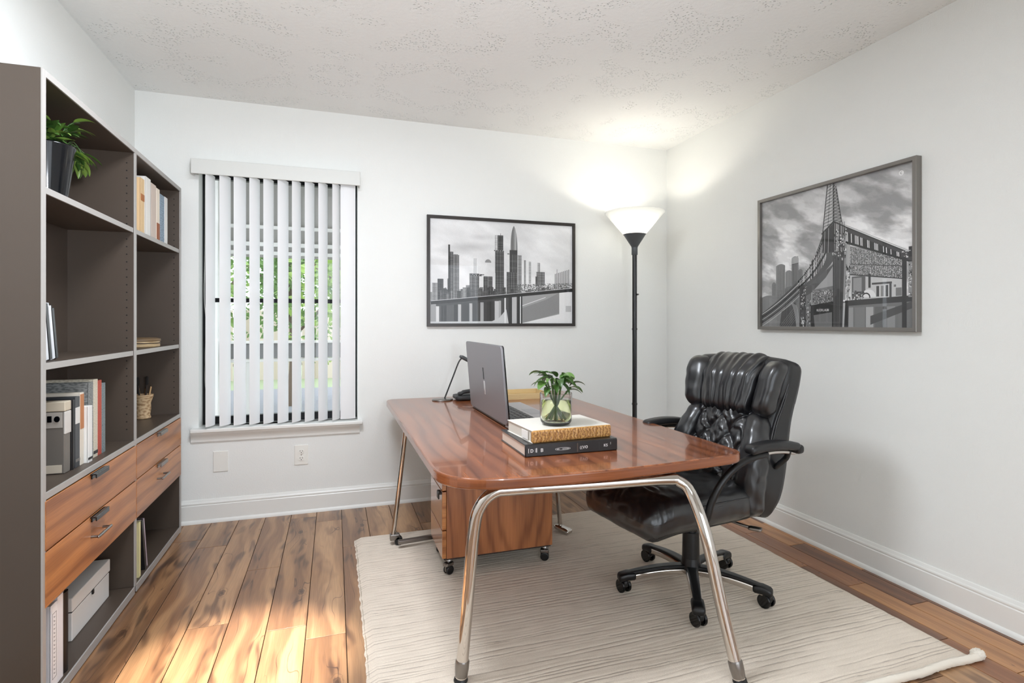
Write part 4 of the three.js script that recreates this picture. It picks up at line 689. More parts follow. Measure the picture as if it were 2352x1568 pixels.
  part('print', new THREE.PlaneGeometry(1.008, 0.686).translate(0, 0, 0.012), std(0xffffff, 0.6, 0, { map: t }), f, 'black and white city skyline with a bridge');
  part('backing', bx(-0.515, 0.515, -0.354, 0.354, 0.001, 0.011, 0), std(0x3a342e, 0.9), f);
  part('glass', new THREE.PlaneGeometry(1.006, 0.684).translate(0, 0, 0.016), M.glass, f, 'picture glass');
}
{
  // tower and bridge print: 909 x 745 mm
  const W = 1400, H = 1148, [c, x] = canvas(W, H), q = mulberry(21), S = W / 1200; x.scale(S, S);
  { const im = x.getImageData(0, 0, W, H), d = im.data; for (let y = 0; y < H; y++) for (let k = 0; k < W; k++) { const u = k / W, v = y / H; const b = fbm(u * 1.5 + 3.4 + v * 0.9, v * 3.6 - u * 1.9 + 7.1, 5), m = sstep(-0.28, 0.3, b) * 0.8 + 0.2 * sstep(-0.1, 0.25, fbm(u * 5 + 2, v * 9 - u * 3, 4)); const g = mix(mix(148, 178, v), 252, m * mix(0.62, 1, sstep(0.05, 0.4, v))), i = (y * W + k) * 4; d[i] = d[i + 1] = d[i + 2] = g; d[i + 3] = 255; } x.putImageData(im, 0, 0); }
  const gr = (g) => `rgb(${g | 0},${g | 0},${g | 0})`;
  const P = (pts, g) => { x.fillStyle = gr(g); x.beginPath(); pts.forEach(([a, b], i) => (i ? x.lineTo(a, b) : x.moveTo(a, b))); x.closePath(); x.fill(); };
  const L = (a, b, cc, d, w, g) => { x.strokeStyle = gr(g); x.lineWidth = w; x.beginPath(); x.moveTo(a, b); x.lineTo(cc, d); x.stroke(); };
  const flecks = (n, x0, x1, y0, y1, w, h) => { for (let k = 0; k < n; k++) { x.fillStyle = gr(q() < 0.5 ? 25 + q() * 50 : 170 + q() * 70); x.fillRect(x0 + q() * (x1 - x0), y0 + q() * (y1 - y0), w * (0.4 + q()), h * (0.4 + q())); } };
  // hazy towers at the left
  for (const [px, py, pw, g] of [[105, 640, 40, 132], [146, 506, 88, 128], [0, 740, 150, 138], [236, 560, 66, 140], [296, 462, 62, 118], [356, 560, 40, 126], [230, 680, 130, 120]]) { x.fillStyle = gr(g); x.beginPath(); x.moveTo(px, 984); x.lineTo(px, py + 14); x.quadraticCurveTo(px + pw / 2, py - 14, px + pw, py + 14); x.lineTo(px + pw, 984); x.fill(); for (let k = 4; k < pw; k += 8) L(px + k, py + 18, px + k, py + 260, 2.5, g - 26 + q() * 40); }
  L(296, 520, 358, 515, 3, 60); P([[298, 470], [356, 462], [356, 512], [298, 518]], 170);
  // glazed block under the right arm
  P([[760, 440], [1130, 552], [1130, 690], [760, 640]], 150); for (let r = 0; r < 26; r++) for (let k = 0; k < 74; k++) { const t = k / 74, px = mix(775, 1125, t), y0 = mix(452, 560, t), y1 = mix(632, 684, t), py = mix(y0, y1, r / 26); x.fillStyle = gr(q() < 0.45 ? 30 + q() * 60 : 150 + q() * 100); x.fillRect(px, py, 3.4, 4.4); } for (let k = 0; k < 30; k++) { const t = k / 30; L(mix(775, 1125, t), mix(452, 560, t), mix(775, 1125, t), mix(632, 684, t), 2, 40); } L(740, 560, 1125, 612, 5, 70); L(775, 634, 1130, 688, 6, 30);
  P([[740, 410], [778, 440], [772, 800], [748, 800]], 176); flecks(60, 742, 776, 560, 800, 7, 16); P([[780, 640], [1130, 692], [1130, 810], [780, 820]], 200);
  for (const [a, b, w, h, g] of [[790, 650, 96, 140, 92], [800, 660, 60, 90, 150], [930, 700, 130, 12, 60], [1044, 706, 14, 90, 70], [960, 722, 18, 66, 60], [990, 722, 18, 66, 130], [1020, 720, 16, 70, 60], [1072, 720, 14, 14, 110], [1084, 740, 36, 50, 120], [906, 640, 16, 90, 50]]) { x.fillStyle = gr(g); x.fillRect(a, b, w, h); }
  x.fillStyle = gr(232); x.beginPath(); x.arc(906, 790, 50, Math.PI, 0); x.fill(); x.strokeStyle = gr(25); x.lineWidth = 8; x.beginPath(); x.arc(890, 790, 26, Math.PI * 0.9, 0.2); x.stroke(); flecks(40, 790, 870, 740, 800, 10, 10);
  // right girder
  P([[640, 262], [1200, 560], [1200, 604], [700, 408], [640, 360]], 62); for (let i = 0; i < 44; i++) { const t = i / 44, px = mix(700, 1120, t), y0 = mix(322, 536, t); L(px, y0, px + 2, y0 + mix(78, 24, t), 6, q() < 0.5 ? 205 + q() * 40 : 16); } L(660, 270, 1200, 556, 8, 40); L(660, 258, 1200, 544, 3, 150); L(740, 412, 1200, 600, 10, 18);
  // lower deck at the right
  P([[700, 812], [1200, 800], [1200, 984], [700, 984]], 112); P([[740, 806], [1200, 790], [1200, 826], [740, 842]], 42); for (const [a, w, g] of [[760, 40, 150], [812, 70, 122], [890, 50, 170], [950, 60, 96], [1030, 50, 140], [1100, 70, 116]]) { x.fillStyle = gr(g); x.fillRect(a, 852, w, 132); } P([[920, 910], [1180, 826], [1200, 826], [1200, 860], [920, 966]], 70); P([[700, 820], [742, 820], [730, 984], [700, 984]], 190); P([[742, 820], [768, 820], [764, 984], [736, 984]], 50);
  // left arm sweeping down
  x.fillStyle = gr(84); x.beginPath(); x.moveTo(572, 320); x.bezierCurveTo(530, 420, 480, 560, 350, 650); x.bezierCurveTo(230, 740, 110, 820, 0, 880); x.lineTo(0, 960); x.bezierCurveTo(130, 880, 260, 800, 372, 716); x.bezierCurveTo(520, 660, 640, 560, 668, 500); x.lineTo(668, 330); x.fill();
  for (let i = 0; i < 90; i++) { const t = i / 90, px = mix(590, 356, t), y0 = mix(300, 655, Math.pow(t, 0.72)); L(px, y0, px + 3, y0 + mix(200, 44, t), 2.4, q() < 0.5 ? 180 + q() * 60 : 20); }
  for (const [o, w, g] of [[0, 6, 30], [34, 3, 200], [66, 3, 210], [96, 12, 24]]) { x.strokeStyle = gr(g); x.lineWidth = w; x.beginPath(); x.moveTo(590, 310 + o * 1.6); x.bezierCurveTo(560, 420 + o, 480, 560 + o * 0.7, 352, 652 + o * 0.5); x.stroke(); }
  for (const [o, w, g] of [[8, 5, 220], [30, 8, 40], [52, 5, 190], [74, 10, 60], [100, 4, 205]]) { x.strokeStyle = gr(g); x.lineWidth = w; x.beginPath(); x.moveTo(366, 656 + o); x.bezierCurveTo(240, 750 + o, 110, 830 + o, 0, 880 + o); x.stroke(); }
  // arch opening, piers and signs below
  P([[372, 730], [668, 540], [668, 984], [372, 984]], 92); P([[470, 740], [590, 640], [652, 560], [652, 830], [470, 830]], 168); P([[480, 720], [652, 700], [652, 820], [480, 820]], 120); flecks(220, 482, 650, 724, 818, 6, 5); P([[460, 830], [700, 800], [700, 984], [470, 984]], 44); P([[490, 900], [640, 880], [640, 984], [500, 984]], 118); x.fillStyle = gr(220); x.font = 'bold 21px monospace'; x.fillText('KUIRLAUM', 515, 872);
  P([[372, 690], [418, 670], [424, 984], [366, 984]], 70); flecks(70, 372, 420, 700, 975, 7, 12); P([[424, 760], [470, 740], [462, 984], [424, 984]], 120); flecks(30, 426, 462, 780, 975, 6, 12); P([[200, 870], [330, 800], [372, 984], [180, 984]], 78); x.strokeStyle = gr(170); x.lineWidth = 3; for (let k = 0; k < 7; k++) { x.beginPath(); x.moveTo(290 + k * 8, 800 + k * 4); x.quadraticCurveTo(330 + k * 5, 860, 340 + k * 4, 984); x.stroke(); } for (let k = 0; k < 6; k++) L(180 + k * 20, 984, 330, 830 + k * 20, 2, 150);
  P([[646, 470], [738, 440], [720, 984], [650, 984]], 66); for (let k = 0; k < 5; k++) L(660 + k * 14, 480, 656 + k * 13, 984, 4, 50 + q() * 60); P([[738, 400], [752, 430], [742, 800], [726, 800]], 150); flecks(50, 640, 744, 430, 520, 8, 12);
  // lattice spire touching the top edge
  P([[604, -4], [668, -10], [720, 290], [560, 330]], 176); P([[652, -4], [672, 0], [722, 290], [652, 290]], 130);
  L(604, 0, 566, 330, 7, 30); L(652, -6, 652, 300, 11, 24); L(672, 40, 716, 290, 7, 36); L(628, 0, 606, 320, 4, 52);
  for (let k = 0; k < 13; k++) { const y = 20 + k * 22, lx = 603 - y * 0.115, rx = 668 + y * 0.17; L(lx, y, 652, y - 12, 3, 40); L(652, y - 10, rx, y + 10, 3, 46); L(lx, y + 18, 652, y - 10, 2, 232); L(652, y + 12, rx, y - 4, 2, 220); }
  P([[560, 330], [652, 262], [728, 306], [748, 360], [742, 450], [570, 470]], 72); for (let k = 0; k < 30; k++) L(566 + k * 6, 330 - Math.min(k, 15) * 3.6, 560 + k * 6.2, 470, 3, q() < 0.5 ? 200 : 24); L(556, 334, 652, 262, 8, 26); L(652, 262, 742, 312, 8, 26); L(652, 262, 656, 470, 7, 34); flecks(70, 656, 746, 320, 440, 8, 10);
  // column and balcony at the right edge
  x.fillStyle = gr(34); x.fillRect(1122, 560, 28, 424); x.fillStyle = gr(150); x.fillRect(1160, 590, 36, 210); flecks(70, 1160, 1194, 600, 790, 8, 8); x.fillStyle = gr(36); x.fillRect(1162, 500, 38, 60); flecks(16, 1120, 1170, 520, 556, 14, 6);
  x.setTransform(1, 0, 0, 1, 0, 0); grainOver(c, x, W, H, 12, 9); x.scale(S, S);
  x.fillStyle = '#f2f2f2'; x.beginPath(); x.arc(1118, 52, 15, 0, 7); x.fill(); x.fillStyle = '#888'; x.font = 'bold 20px sans-serif'; x.fillText('C', 1111, 59);
  const t = new THREE.CanvasTexture(c); t.colorSpace = THREE.SRGBColorSpace;
  const f = thing('framed_print', 'silver grey framed photograph of a lattice tower and bridge', 'picture', [XR, 1.483, -2.112]); f.rotation.y = -Math.PI / 2;
  part('frame', rectFrame(0.909, 0.748, 0.018, 0.034), std(0x8a8682, 0.3, 0.8), f, 'grey metal frame');
  part('print', new THREE.PlaneGeometry(0.876, 0.715).translate(0, 0, 0.016), std(0xffffff, 0.6, 0, { map: t }), f, 'black and white lattice tower and bridge under clouds');
  part('backing', bx(-0.447, 0.447, -0.367, 0.367, 0.001, 0.015, 0), std(0x3a342e, 0.9), f);
  part('glass', new THREE.PlaneGeometry(0.875, 0.714).translate(0, 0, 0.021), M.glass, f, 'picture glass');
}
// ================================================================== OFFICE CHAIR (front towards -x in its own axes)
{
  const ch = thing('office_chair', 'black leather executive office chair with tufted back behind the desk', 'chair', [1.445, RUG, -1.97], undefined, R(8));
  const zc = 0.03;
  // --- five-star base
  part('hub', [cyl(0.044, 0.036, 0.05, 0, 0.085, 0, 24), cyl(0.036, 0.034, 0.115, 0, 0.13, 0, 24)], M.blackPlastic, ch, 'black column sleeve');
  part('gas_lift', cyl(0.025, 0.025, 0.12, 0, 0.24, 0, 20), M.blackMetal, ch);
  const SP = 0.275;
  for (let k = 0; k < 5; k++) {
    const a = R(121 + 72 * k) - R(-8);      // measured in world axes, the chair itself is turned
    const g = new THREE.Group(); g.name = 'base_arm'; g.rotation.y = -a; ch.add(g);
    const arm = (w0, w1, h, lift) => soft(SP, h, 1, 0.008 > h / 2 ? h / 2.2 : 0.008, [14, 3, 6], (p) => { const t = (p.x + SP / 2) / SP; p.z *= mix(w0, w1, t); p.y += lift + 0.028 * Math.sin(Math.PI * 0.62 * (1 - t)) - 0.006; }).translate(SP / 2 + 0.022, 0.062, 0);
    part('arm_bar', arm(0.052, 0.034, 0.026, 0), M.chrome, g, 'polished metal spoke');
    part('arm_cap', arm(0.042, 0.03, 0.012, 0.018), M.blackPlastic, g, 'black plastic cap on the spoke');
    part('tip', soft(0.075, 0.034, 0.05, 0.013, [8, 5, 6], (p) => { p.y -= 0.25 * Math.max(0, p.x); }).translate(SP + 0.005, 0.068, 0), M.blackPlastic, g);
    const cs = part('caster', [cyl(0.006, 0.006, 0.03, 0, 0.035, 0, 10), soft(0.052, 0.03, 0.024, 0.01, [8, 5, 5]).translate(0, 0.04, 0)], M.blackPlastic, g, 'black caster hood'); cs.position.set(SP + 0.018, 0, 0); cs.rotation.y = 0.6 + k * 1.3;
    // twin wheels are part of the caster piece
    const wh = (z) => merge([new THREE.CylinderGeometry(0.0265, 0.0265, 0.011, 24).rotateX(Math.PI / 2).translate(0, 0.0265, z), new THREE.TorusGeometry(0.0235, 0.0045, 8, 24).translate(0, 0.0265, z)]);
    const wm = part('caster_wheels', [wh(-0.0155), wh(0.0155)], M.blackGloss, g, 'twin black wheels'); wm.position.copy(cs.position); wm.rotation.copy(cs.rotation);
  }
  // --- mechanism
  part('mechanism', [bx(-0.16, 0.1, 0.335, 0.375, zc - 0.08, zc + 0.08, 0.01, 2), bx(-0.05, 0.05, 0.315, 0.345, -0.04, 0.06, 0.008, 2)], M.blackMetal, ch);
  part('tilt_lever', rod([[0.02, 0.345, zc + 0.08], [0.05, 0.335, zc + 0.16], [0.075, 0.328, zc + 0.21]], 0.006, 10, 8), M.steel, ch, 'bent metal lever');
  part('lever_paddle', soft(0.05, 0.014, 0.03, 0.006, [6, 3, 4]).applyMatrix4(new THREE.Matrix4().makeRotationY(-1.1)).translate(0.085, 0.327, zc + 0.225), M.steel, ch);
  part('tension_knob', rod([[-0.08, 0.34, zc - 0.02], [-0.08, 0.29, zc - 0.02]], 0.016, 4, 14), M.chrome, ch);
  // --- seat
  const SW = 0.47, SD = 0.56;
  const seat = soft(SD, 0.125, SW, 0.05, [64, 14, 44], (p, n) => {
    const fx = -p.x / (SD / 2), front = sstep(0.35, 1.0, fx), side = Math.abs(p.z) / (SW / 2);
    p.y += 0.012 * (1 - side * side) * (n.y > 0 ? 1 : 0.3);                     // crown
    p.y -= 0.035 * front * front * (n.y > 0 ? 1 : 0.6);                          // waterfall edge
    p.z *= 1 - 0.07 * sstep(0.5, 1, fx) - 0.04 * sstep(0.6, 1, -fx);             // rounded plan
    p.x += 0.02 * side * side * front;
    if (n.y > 0.1) {
      const w = sstep(0.05, 0.8, fx) * (0.35 + 0.65 * sstep(0.1, 0.6, 0.5 - p.z / SW));
      const s = Math.sin(p.x * 150 + p.z * 50 + 5 * n2(p.x * 6, p.z * 8)) * 0.5 + 0.5 * n2(p.x * 26, p.z * 9);
      p.addScaledVector(n, 0.008 * w * s + 0.002 * n2(p.x * 11, p.z * 13));
    } else p.addScaledVector(n, 0.0012 * n3(p.x * 16, p.y * 22, p.z * 16));
  });
  part('seat_cushion', seat.translate(-0.165, 0.425, zc), M.leather, ch, 'wrinkled black leather seat');
  part('seat_pan', soft(SD - 0.05, 0.045, SW - 0.05, 0.02, [16, 4, 12], (p) => { const fx = -p.x / (SD / 2); p.y -= 0.014 * sstep(0.4, 1, fx); }).translate(-0.16, 0.378, zc), M.blackPlastic, ch);
  for (const s of [-1, 1]) {
    const z = zc + s * (SW / 2 - 0.004);
    for (const [dy, rr_] of [[0.022, 0.0032], [0.008, 0.0022]]) part('seat_piping', tube([[-0.405, 0.385 + dy, z - s * 0.022], [-0.36, 0.415 + dy, z - s * 0.012], [-0.3, 0.43 + dy, z - s * 0.004], [-0.1, 0.435 + dy, z + s * 0.001], [0.07, 0.432 + dy, z - s * 0.004]], rr_, 30, 6), M.piping, ch);
  }
  // --- backrest
  const bk = new THREE.Group(); bk.name = 'backrest'; bk.position.set(0.115, 0.4, zc + 0.005); bk.rotation.z = -R(14.5); ch.add(bk);
  const widthAt = (y) => y < 0.1 ? mix(0.88, 0.98, sstep(-0.06, 0.1, y)) : y < 0.34 ? mix(0.98, 0.93, sstep(0.1, 0.34, y)) : mix(0.93, 1.05, sstep(0.34, 0.56, y));
  const shell = soft(0.125, 0.655, 0.47, 0.034, [12, 44, 30], (p, n) => {
    p.y += 0.2875; p.z *= widthAt(p.y); const s = Math.abs(p.z) / 0.235, back = n.x > 0 ? 1 : 0;
    p.x += 0.05 + back * (0.03 - 0.04 * s * s) + 0.014 * Math.cos(p.y * 6 - 1);
    if (n.x < 0) p.x -= 0.03 * Math.sin(Math.PI * clamp((p.y + 0.02) / 0.42));       // sides swell forward at the bolsters
    if (p.y > 0.45) p.y -= 0.014 * s * s; if (p.y < 0.05) p.x -= 0.02 * sstep(0.05, -0.04, p.y) * back;
  });
  part('back_shell', shell, M.leatherSmooth, bk, 'smooth black outer back');
  const head = soft(0.1, 0.27, 0.285, 0.042, [12, 44, 72], (p, n) => {
    const yy = p.y / 0.135, zz = p.z / 0.1425;
    p.z *= 1 + 0.08 * yy; p.x -= 0.014 * (1 - zz * zz) * (1 - yy * yy); p.x += 0.04 * sstep(0.1, 1, yy);
    const fan = p.z * (1 - 0.2 * yy) * 190 + 1.8 * n2(p.z * 10, p.y * 5);
    const amp = (n.x < 0.2 ? 1 : 0.2) * (0.55 + 0.6 * n2(p.z * 9 + 3, p.y * 4));
    p.addScaledVector(n, 0.0042 * amp * Math.sin(fan) + 0.0026 * n2(p.z * 22, p.y * 9));
  });
  part('headrest', head.translate(-0.03, 0.483, 0), M.leather, bk, 'gathered black leather head cushion');
  const wing = (s) => soft(0.1, 0.235, 0.105, 0.04, [12, 26, 14], (p, n) => {
    const yy = p.y / 0.1175; p.z *= 1 - 0.14 * sstep(0, 1, -yy); p.z += s * 0.01 * yy; p.x -= s * p.z * 0.3; p.x += 0.02 * sstep(0.2, 1, yy);
    p.addScaledVector(n, 0.0022 * n3(p.x * 14, p.y * 16, p.z * 14 + s) + 0.0005 * Math.sin(p.y * 90 + p.z * 60));
  }).translate(-0.03, 0.472, s * 0.186);
  for (const s of [-1, 1]) part('head_wing', wing(s), M.leather, bk);
  const tuft = soft(0.09, 0.4, 0.3, 0.035, [8, 90, 72], (p, n) => {
    const yy = p.y / 0.2, zz = p.z / 0.15; p.x -= 0.016 * (1 - zz * zz) + 0.01 * Math.cos((yy + 0.5) * 2);
    if (n.x < 0) {
      const a = p.z / 0.105 + p.y / 0.16 + 0.12 * n2(p.y * 9, p.z * 9), b = p.z / 0.105 - p.y / 0.16 + 0.12 * n2(p.y * 9 + 7, p.z * 9);
      const da = Math.abs(a - Math.round(a)), db = Math.abs(b - Math.round(b)), c = Math.min(da, db), cc = Math.hypot(da, db);
      p.x += 0.0115 * Math.exp(-((c / 0.085) ** 2)) + 0.014 * Math.exp(-((cc / 0.13) ** 2));
      p.x += 0.0018 * Math.sin(p.z * 160 + p.y * 60 + 4 * n2(p.z * 12, p.y * 12)) + 0.002 * n2(p.z * 30, p.y * 22);
    }
  });
  part('tufted_panel', tuft.translate(-0.014, 0.19, 0), M.leather, bk, 'diamond tufted black leather panel');
  const bol = (s) => soft(0.11, 0.41, 0.105, 0.045, [12, 40, 14], (p, n) => {
    const yy = (p.y + 0.205) / 0.41; p.z *= 1 - 0.2 * sstep(0.55, 1, yy); p.z -= s * 0.022 * sstep(0.5, 1, yy); p.x -= 0.034 * Math.sin(Math.PI * clamp(yy * 1.05)) - 0.012; p.z += s * 0.01 * Math.sin(Math.PI * yy);
    p.addScaledVector(n, 0.0026 * n3(p.x * 16, p.y * 14, p.z * 16 + s * 3) + 0.0012 * Math.sin(p.y * 90 + p.x * 60));
  }).translate(-0.028, 0.165, s * 0.182);
  for (const s of [-1, 1]) {
    part('side_bolster', bol(s), M.leather, bk);
    for (const [dx, r_] of [[0, 0.0034], [0.011, 0.0026]]) part('back_piping', tube([[0.012 + dx, -0.03, s * 0.208], [-0.012 + dx, 0.08, s * 0.23], [-0.024 + dx, 0.18, s * 0.232], [-0.004 + dx, 0.33, s * 0.221], [0.004 + dx, 0.42, s * 0.231], [0.012 + dx, 0.52, s * 0.242], [0.04 + dx, 0.59, s * 0.238]], r_, 60, 6), M.piping, bk);
  }
  // --- armrests: padded bar on a curved bracket
  for (const s of [-1, 1]) {
    const z = zc + s * 0.292, g = new THREE.Group(); g.name = 'armrest'; ch.add(g);
    part('arm_pad', soft(0.27, 0.034, 0.062, 0.0155, [24, 5, 8], (p) => { const t = p.x / 0.135; p.y += 0.014 * (1 - t * t) - 0.006 * t; p.z *= 1 - 0.18 * Math.abs(t); }).translate(0.105, 0.652, z), M.leatherSmooth, g, 'black padded arm top');
    part('arm_trim', rod([[-0.02, 0.628, z], [0.06, 0.639, z], [0.14, 0.637, z], [0.225, 0.625, z]], 0.009, 24, 10), M.chrome, g, 'chrome strip under the pad');
    part('arm_end', soft(0.04, 0.036, 0.056, 0.014, [6, 5, 6]).translate(0.232, 0.64, z), M.blackPlastic, g);
    part('arm_bracket', rod([[0.06, 0.636, z], [-0.02, 0.628, z], [-0.09, 0.602, z - s * 0.006], [-0.15, 0.55, z - s * 0.016], [-0.185, 0.48, z - s * 0.03], [-0.195, 0.41, z - s * 0.045], [-0.16, 0.372, z - s * 0.1]], 0.0135, 44, 12), M.blackPlastic, g, 'curved black arm bracket');
    part('arm_stay', rod([[0.19, 0.632, z], [0.2, 0.6, z - s * 0.02], [0.19, 0.56, z - s * 0.055]], 0.011, 14, 10), M.blackPlastic, g);
  }
}
// ================================================================== OUTSIDE THE WINDOW
{
  const ground = solo('lawn', bx(-14, 14, -0.6, -0.5, -26, -6.0, 0), std(0x8f9c7a, 1), 'pale green lawn seen between the blind slats', 'lawn');
  ground.userData.kind = 'structure';
  const pt = solo('patio', bx(-12, 14, -0.3, -0.1, ZF + TH, 12, 0), std(0xb5b1aa, 0.9), 'pale concrete patio outside the glass door', 'patio'); pt.userData.kind = 'structure';
  const dv = solo('driveway', bx(-14, 14, -0.5, -0.485, -14.5, -9.6, 0), std(0x7f8187, 0.9), 'grey driveway crossing the lawn', 'driveway'); dv.userData.kind = 'structure';
  const deck = thing('porch_deck', 'weathered grey porch boards outside the window', 'deck'); 
  for (let i = 0; i < 14; i++) part('board', bx(-5, 5, -0.14, -0.1, -3.72 - i * 0.165 - 0.16, -3.72 - i * 0.165, 0.003), std([0x9a958c, 0xa39e95, 0x918c83][i % 3], 0.7), deck);
  const pr = thing('porch_roof', 'grey porch roof with white battens outside the window', 'roof');
  part('roof_slab', bx(-5, 5, 2.5, 2.6, -6.0, -3.67, 0), std(0xb9b7b2, 0.8), pr);
  part('fascia', bx(-5, 5, 1.74, 2.5, -5.42, -5.34, 0), std(0x9d9b97, 0.8), pr, 'grey fascia');
  for (const [y0, y1] of [[1.985, 2.015], [1.83, 1.865], [1.755, 1.785]]) part('batten', bx(-5, 5, y0, y1, -5.34, -5.3, 0.002), std(0xf0f0ee, 0.6), pr, 'white batten');
  { const p = thing('porch_post', 'white square porch post seen between blind slats', 'post', [-0.972, -0.1, -5.13]); part('shaft', bx(-0.05, 0.05, 0, 2.6, -0.045, 0.045, 0.006), std(0xe9e9e7, 0.6), p); part('plinth', bx(-0.065, 0.065, 0, 0.12, -0.06, 0.06, 0.006), std(0xe9e9e7, 0.6), p); }
  const rl = thing('porch_railing', 'grey porch railing with white rails outside the window', 'railing');
  part('top_rail', bx(-4, 4, 0.965, 0.985, -5.33, -5.21, 0.003), std(0xecece9, 0.6), rl); part('rail_board', bx(-4, 4, 0.83, 0.962, -5.29, -5.26, 0.002), std(0x7c7c7c, 0.8), rl); part('lower_rail', bx(-4, 4, 0.8, 0.825, -5.31, -5.24, 0.003), std(0xdcdcd8, 0.6), rl);
  part('bottom_rail', bx(-4, 4, 0.0, 0.04, -5.31, -5.24, 0.003), std(0xdcdcd8, 0.6), rl);
  for (let x = -2.4; x < 0.9; x += 0.42) part('baluster', bx(x - 0.016, x + 0.016, -0.1, 0.81, -5.29, -5.26, 0.002), std(0xd9d9d6, 0.6), rl);
  const leaf = leafGeo(0.11, 0.06, 0.7, 0.3, 0, 3);
  const tr = mulberry(65);
  const trees = [[-2.6, -9.5, 1.5, 3.9, 'round light green tree left of the others beyond the porch', 0x8fae62], [-0.8, -11.5, 1.8, 4.4, 'tall mid green tree beyond the porch railing', 0x6f9450], [0.6, -9.2, 1.4, 3.7, 'yellow green tree nearest the porch railing', 0x9db866], [-4.6, -13.5, 2.0, 4.8, 'dark green tree farthest beyond the porch', 0x587a46]];
  trees.forEach(([x, z, r, h, label, col]) => {
    const o = thing('garden_tree', label, 'tree', [x, -0.5, z], 'trees beyond the porch');
    part('trunk', rod([[0, 0, 0], [0.06, h * 0.3, 0.02], [-0.04, h * 0.6, 0.0], [0.02, h * 0.85, 0.03]], 0.09, 14, 8), std(0x6d5c4c, 0.95), o);
    for (let b = 0; b < 5; b++) { const a = b * 1.26 + tr(); part('branch', rod([[0, h * (0.3 + b * 0.08), 0], [Math.cos(a) * r * 0.4, h * (0.45 + b * 0.08), Math.sin(a) * r * 0.4], [Math.cos(a) * r * 0.8, h * (0.6 + b * 0.07), Math.sin(a) * r * 0.8]], 0.03, 10, 6), std(0x6d5c4c, 0.95), o); }
    const n = 2600, im = new THREE.InstancedMesh(leaf, phy(col, 0.6, { transmission: 0.3, thickness: 0, side: THREE.DoubleSide }), n), m = new THREE.Matrix4(), c = new THREE.Color();
    for (let i = 0; i < n; i++) {
      const a = tr() * 6.283, u = tr() * 2 - 1, k = Math.pow(tr(), 0.45) * r * (0.85 + 0.25 * Math.sin(a * 3 + u * 4)), s = Math.sqrt(1 - u * u);
      m.compose(V(Math.cos(a) * s * k, h * 0.62 + u * k * 1.05, Math.sin(a) * s * k), new THREE.Quaternion().setFromEuler(new THREE.Euler(tr() * 6, tr() * 6, tr() * 6)), V(1, 1, 1).multiplyScalar(0.8 + tr() * 0.8)); im.setMatrixAt(i, m);
      const t = 0.75 + tr() * 0.5; im.setColorAt(i, c.setRGB(t, t, t * 0.9));
    }
    im.name = 'foliage'; im.userData.kind = 'stuff'; shadowed(im); o.add(im);
  });
  const gf = thing('garden_fence', 'pale board fence behind the garden trees', 'fence', [0, -0.5, -17]);
  for (let i = 0; i < 44; i++) part('board', bx(-9 + i * 0.3, -9 + i * 0.3 + 0.285, 0, 2.0 + 0.02 * Math.sin(i * 3), -0.012, 0.012, 0.003), std([0xb9ad9c, 0xaea290, 0xc4b8a8][i % 3], 0.9), gf);
  part('fence_rail', [bx(-9, 4.2, 0.4, 0.48, -0.05, -0.013, 0.003), bx(-9, 4.2, 1.5, 1.58, -0.05, -0.013, 0.003)], std(0xb5ada1, 0.9), gf);
}
// ================================================================== CEILING LIGHTS (above and behind the frame)
{
  const P = PANEL;
  const l = thing('ceiling_light', 'flat white ceiling light panel above the desk end', 'ceiling light', [P.x, HC, P.z]);
  const w = P.w / 2, d = P.d / 2;
  part('housing', [bx(-w - 0.02, w + 0.02, -0.03, 0, -d - 0.02, -d, 0.003), bx(-w - 0.02, w + 0.02, -0.03, 0, d, d + 0.02, 0.003), bx(-w - 0.02, -w, -0.03, 0, -d, d, 0.003), bx(w, w + 0.02, -0.03, 0, -d, d, 0.003)], M.white, l);
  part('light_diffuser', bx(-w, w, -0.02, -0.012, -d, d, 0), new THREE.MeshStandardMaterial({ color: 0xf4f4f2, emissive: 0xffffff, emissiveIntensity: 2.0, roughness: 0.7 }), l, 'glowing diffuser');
  const a = new THREE.RectAreaLight(0xeff6ff, P.nits, P.w, P.d); a.position.set(0, -0.024, 0); a.rotation.x = -Math.PI / 2; l.add(a);
}
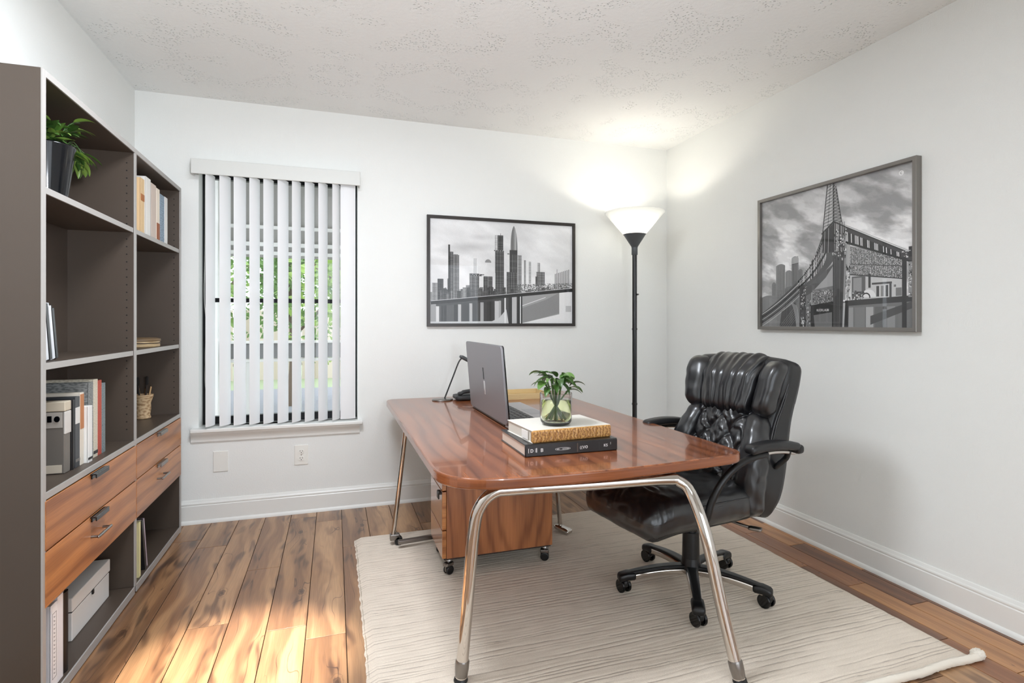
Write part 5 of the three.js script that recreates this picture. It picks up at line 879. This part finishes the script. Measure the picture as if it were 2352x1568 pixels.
{
  const l = thing('recessed_downlight', 'round recessed ceiling downlight over the bare floor', 'ceiling light', [SPOT.x, HC, SPOT.z]);
  part('trim_ring', lathe([[0.045, -0.001], [0.066, -0.001], [0.068, -0.006], [0.06, -0.01], [0.046, -0.006], [0.045, -0.001]], 36), M.white, l);
  part('light_lens', new THREE.CylinderGeometry(0.045, 0.045, 0.003, 30).translate(0, -0.003, 0), new THREE.MeshStandardMaterial({ color: 0xffffff, emissive: 0xfff8ee, emissiveIntensity: 4 }), l, 'glowing lens');
  const s = new THREE.SpotLight(0xfff7ee, SPOT.cd, 0, R(10.2), 0.55, 2); s.position.set(0, -0.012, 0); s.castShadow = true; s.shadow.radius = 2;
  s.target.position.set(SPOT.tx - SPOT.x, -HC, SPOT.tz - SPOT.z); l.add(s, s.target);
}
{
  const [fx, fy, fz] = FLASH.p, l = thing('studio_light', 'photo light on a tripod stand behind the photographer, aimed at the ceiling', 'studio light', [fx, 0, fz]);
  for (let k = 0; k < 3; k++) part('leg', rod([[0, 0.45, 0], [0.3 * Math.cos(k * 2.094), 0.012, 0.3 * Math.sin(k * 2.094)]], 0.01, 6, 8), M.blackMetal, l);
  part('pole', cyl(0.012, 0.012, fy - 0.5, 0, 0.4, 0, 12), M.blackMetal, l);
  const dir = V(...FLASH.t).sub(V(...FLASH.p)).normalize(), q = new THREE.Quaternion().setFromUnitVectors(V(0, 1, 0), dir);
  part('head', lathe([[0, -0.2], [0.06, -0.2], [0.065, -0.19], [0.065, -0.05], [0.09, -0.008], [0.094, -0.008], [0.07, -0.055], [0, -0.055]], 28).applyQuaternion(q).translate(0, fy, 0), M.blackPlastic, l);
  part('light_lens', new THREE.CylinderGeometry(0.066, 0.066, 0.004, 28).translate(0, -0.05, 0).applyQuaternion(q).translate(0, fy, 0), new THREE.MeshStandardMaterial({ color: 0xffffff, emissive: 0xf4f9ff, emissiveIntensity: 20 }), l, 'glowing flash tube cover');
  const s = new THREE.SpotLight(0xf1f7ff, FLASH.cd, 0, R(52), 1, 2); s.position.set(0, fy, 0); s.castShadow = true; s.shadow.radius = 3; s.target.position.set(FLASH.t[0] - fx, FLASH.t[1], FLASH.t[2] - fz); l.add(s, s.target);
}
renderer.render(scene, camera);
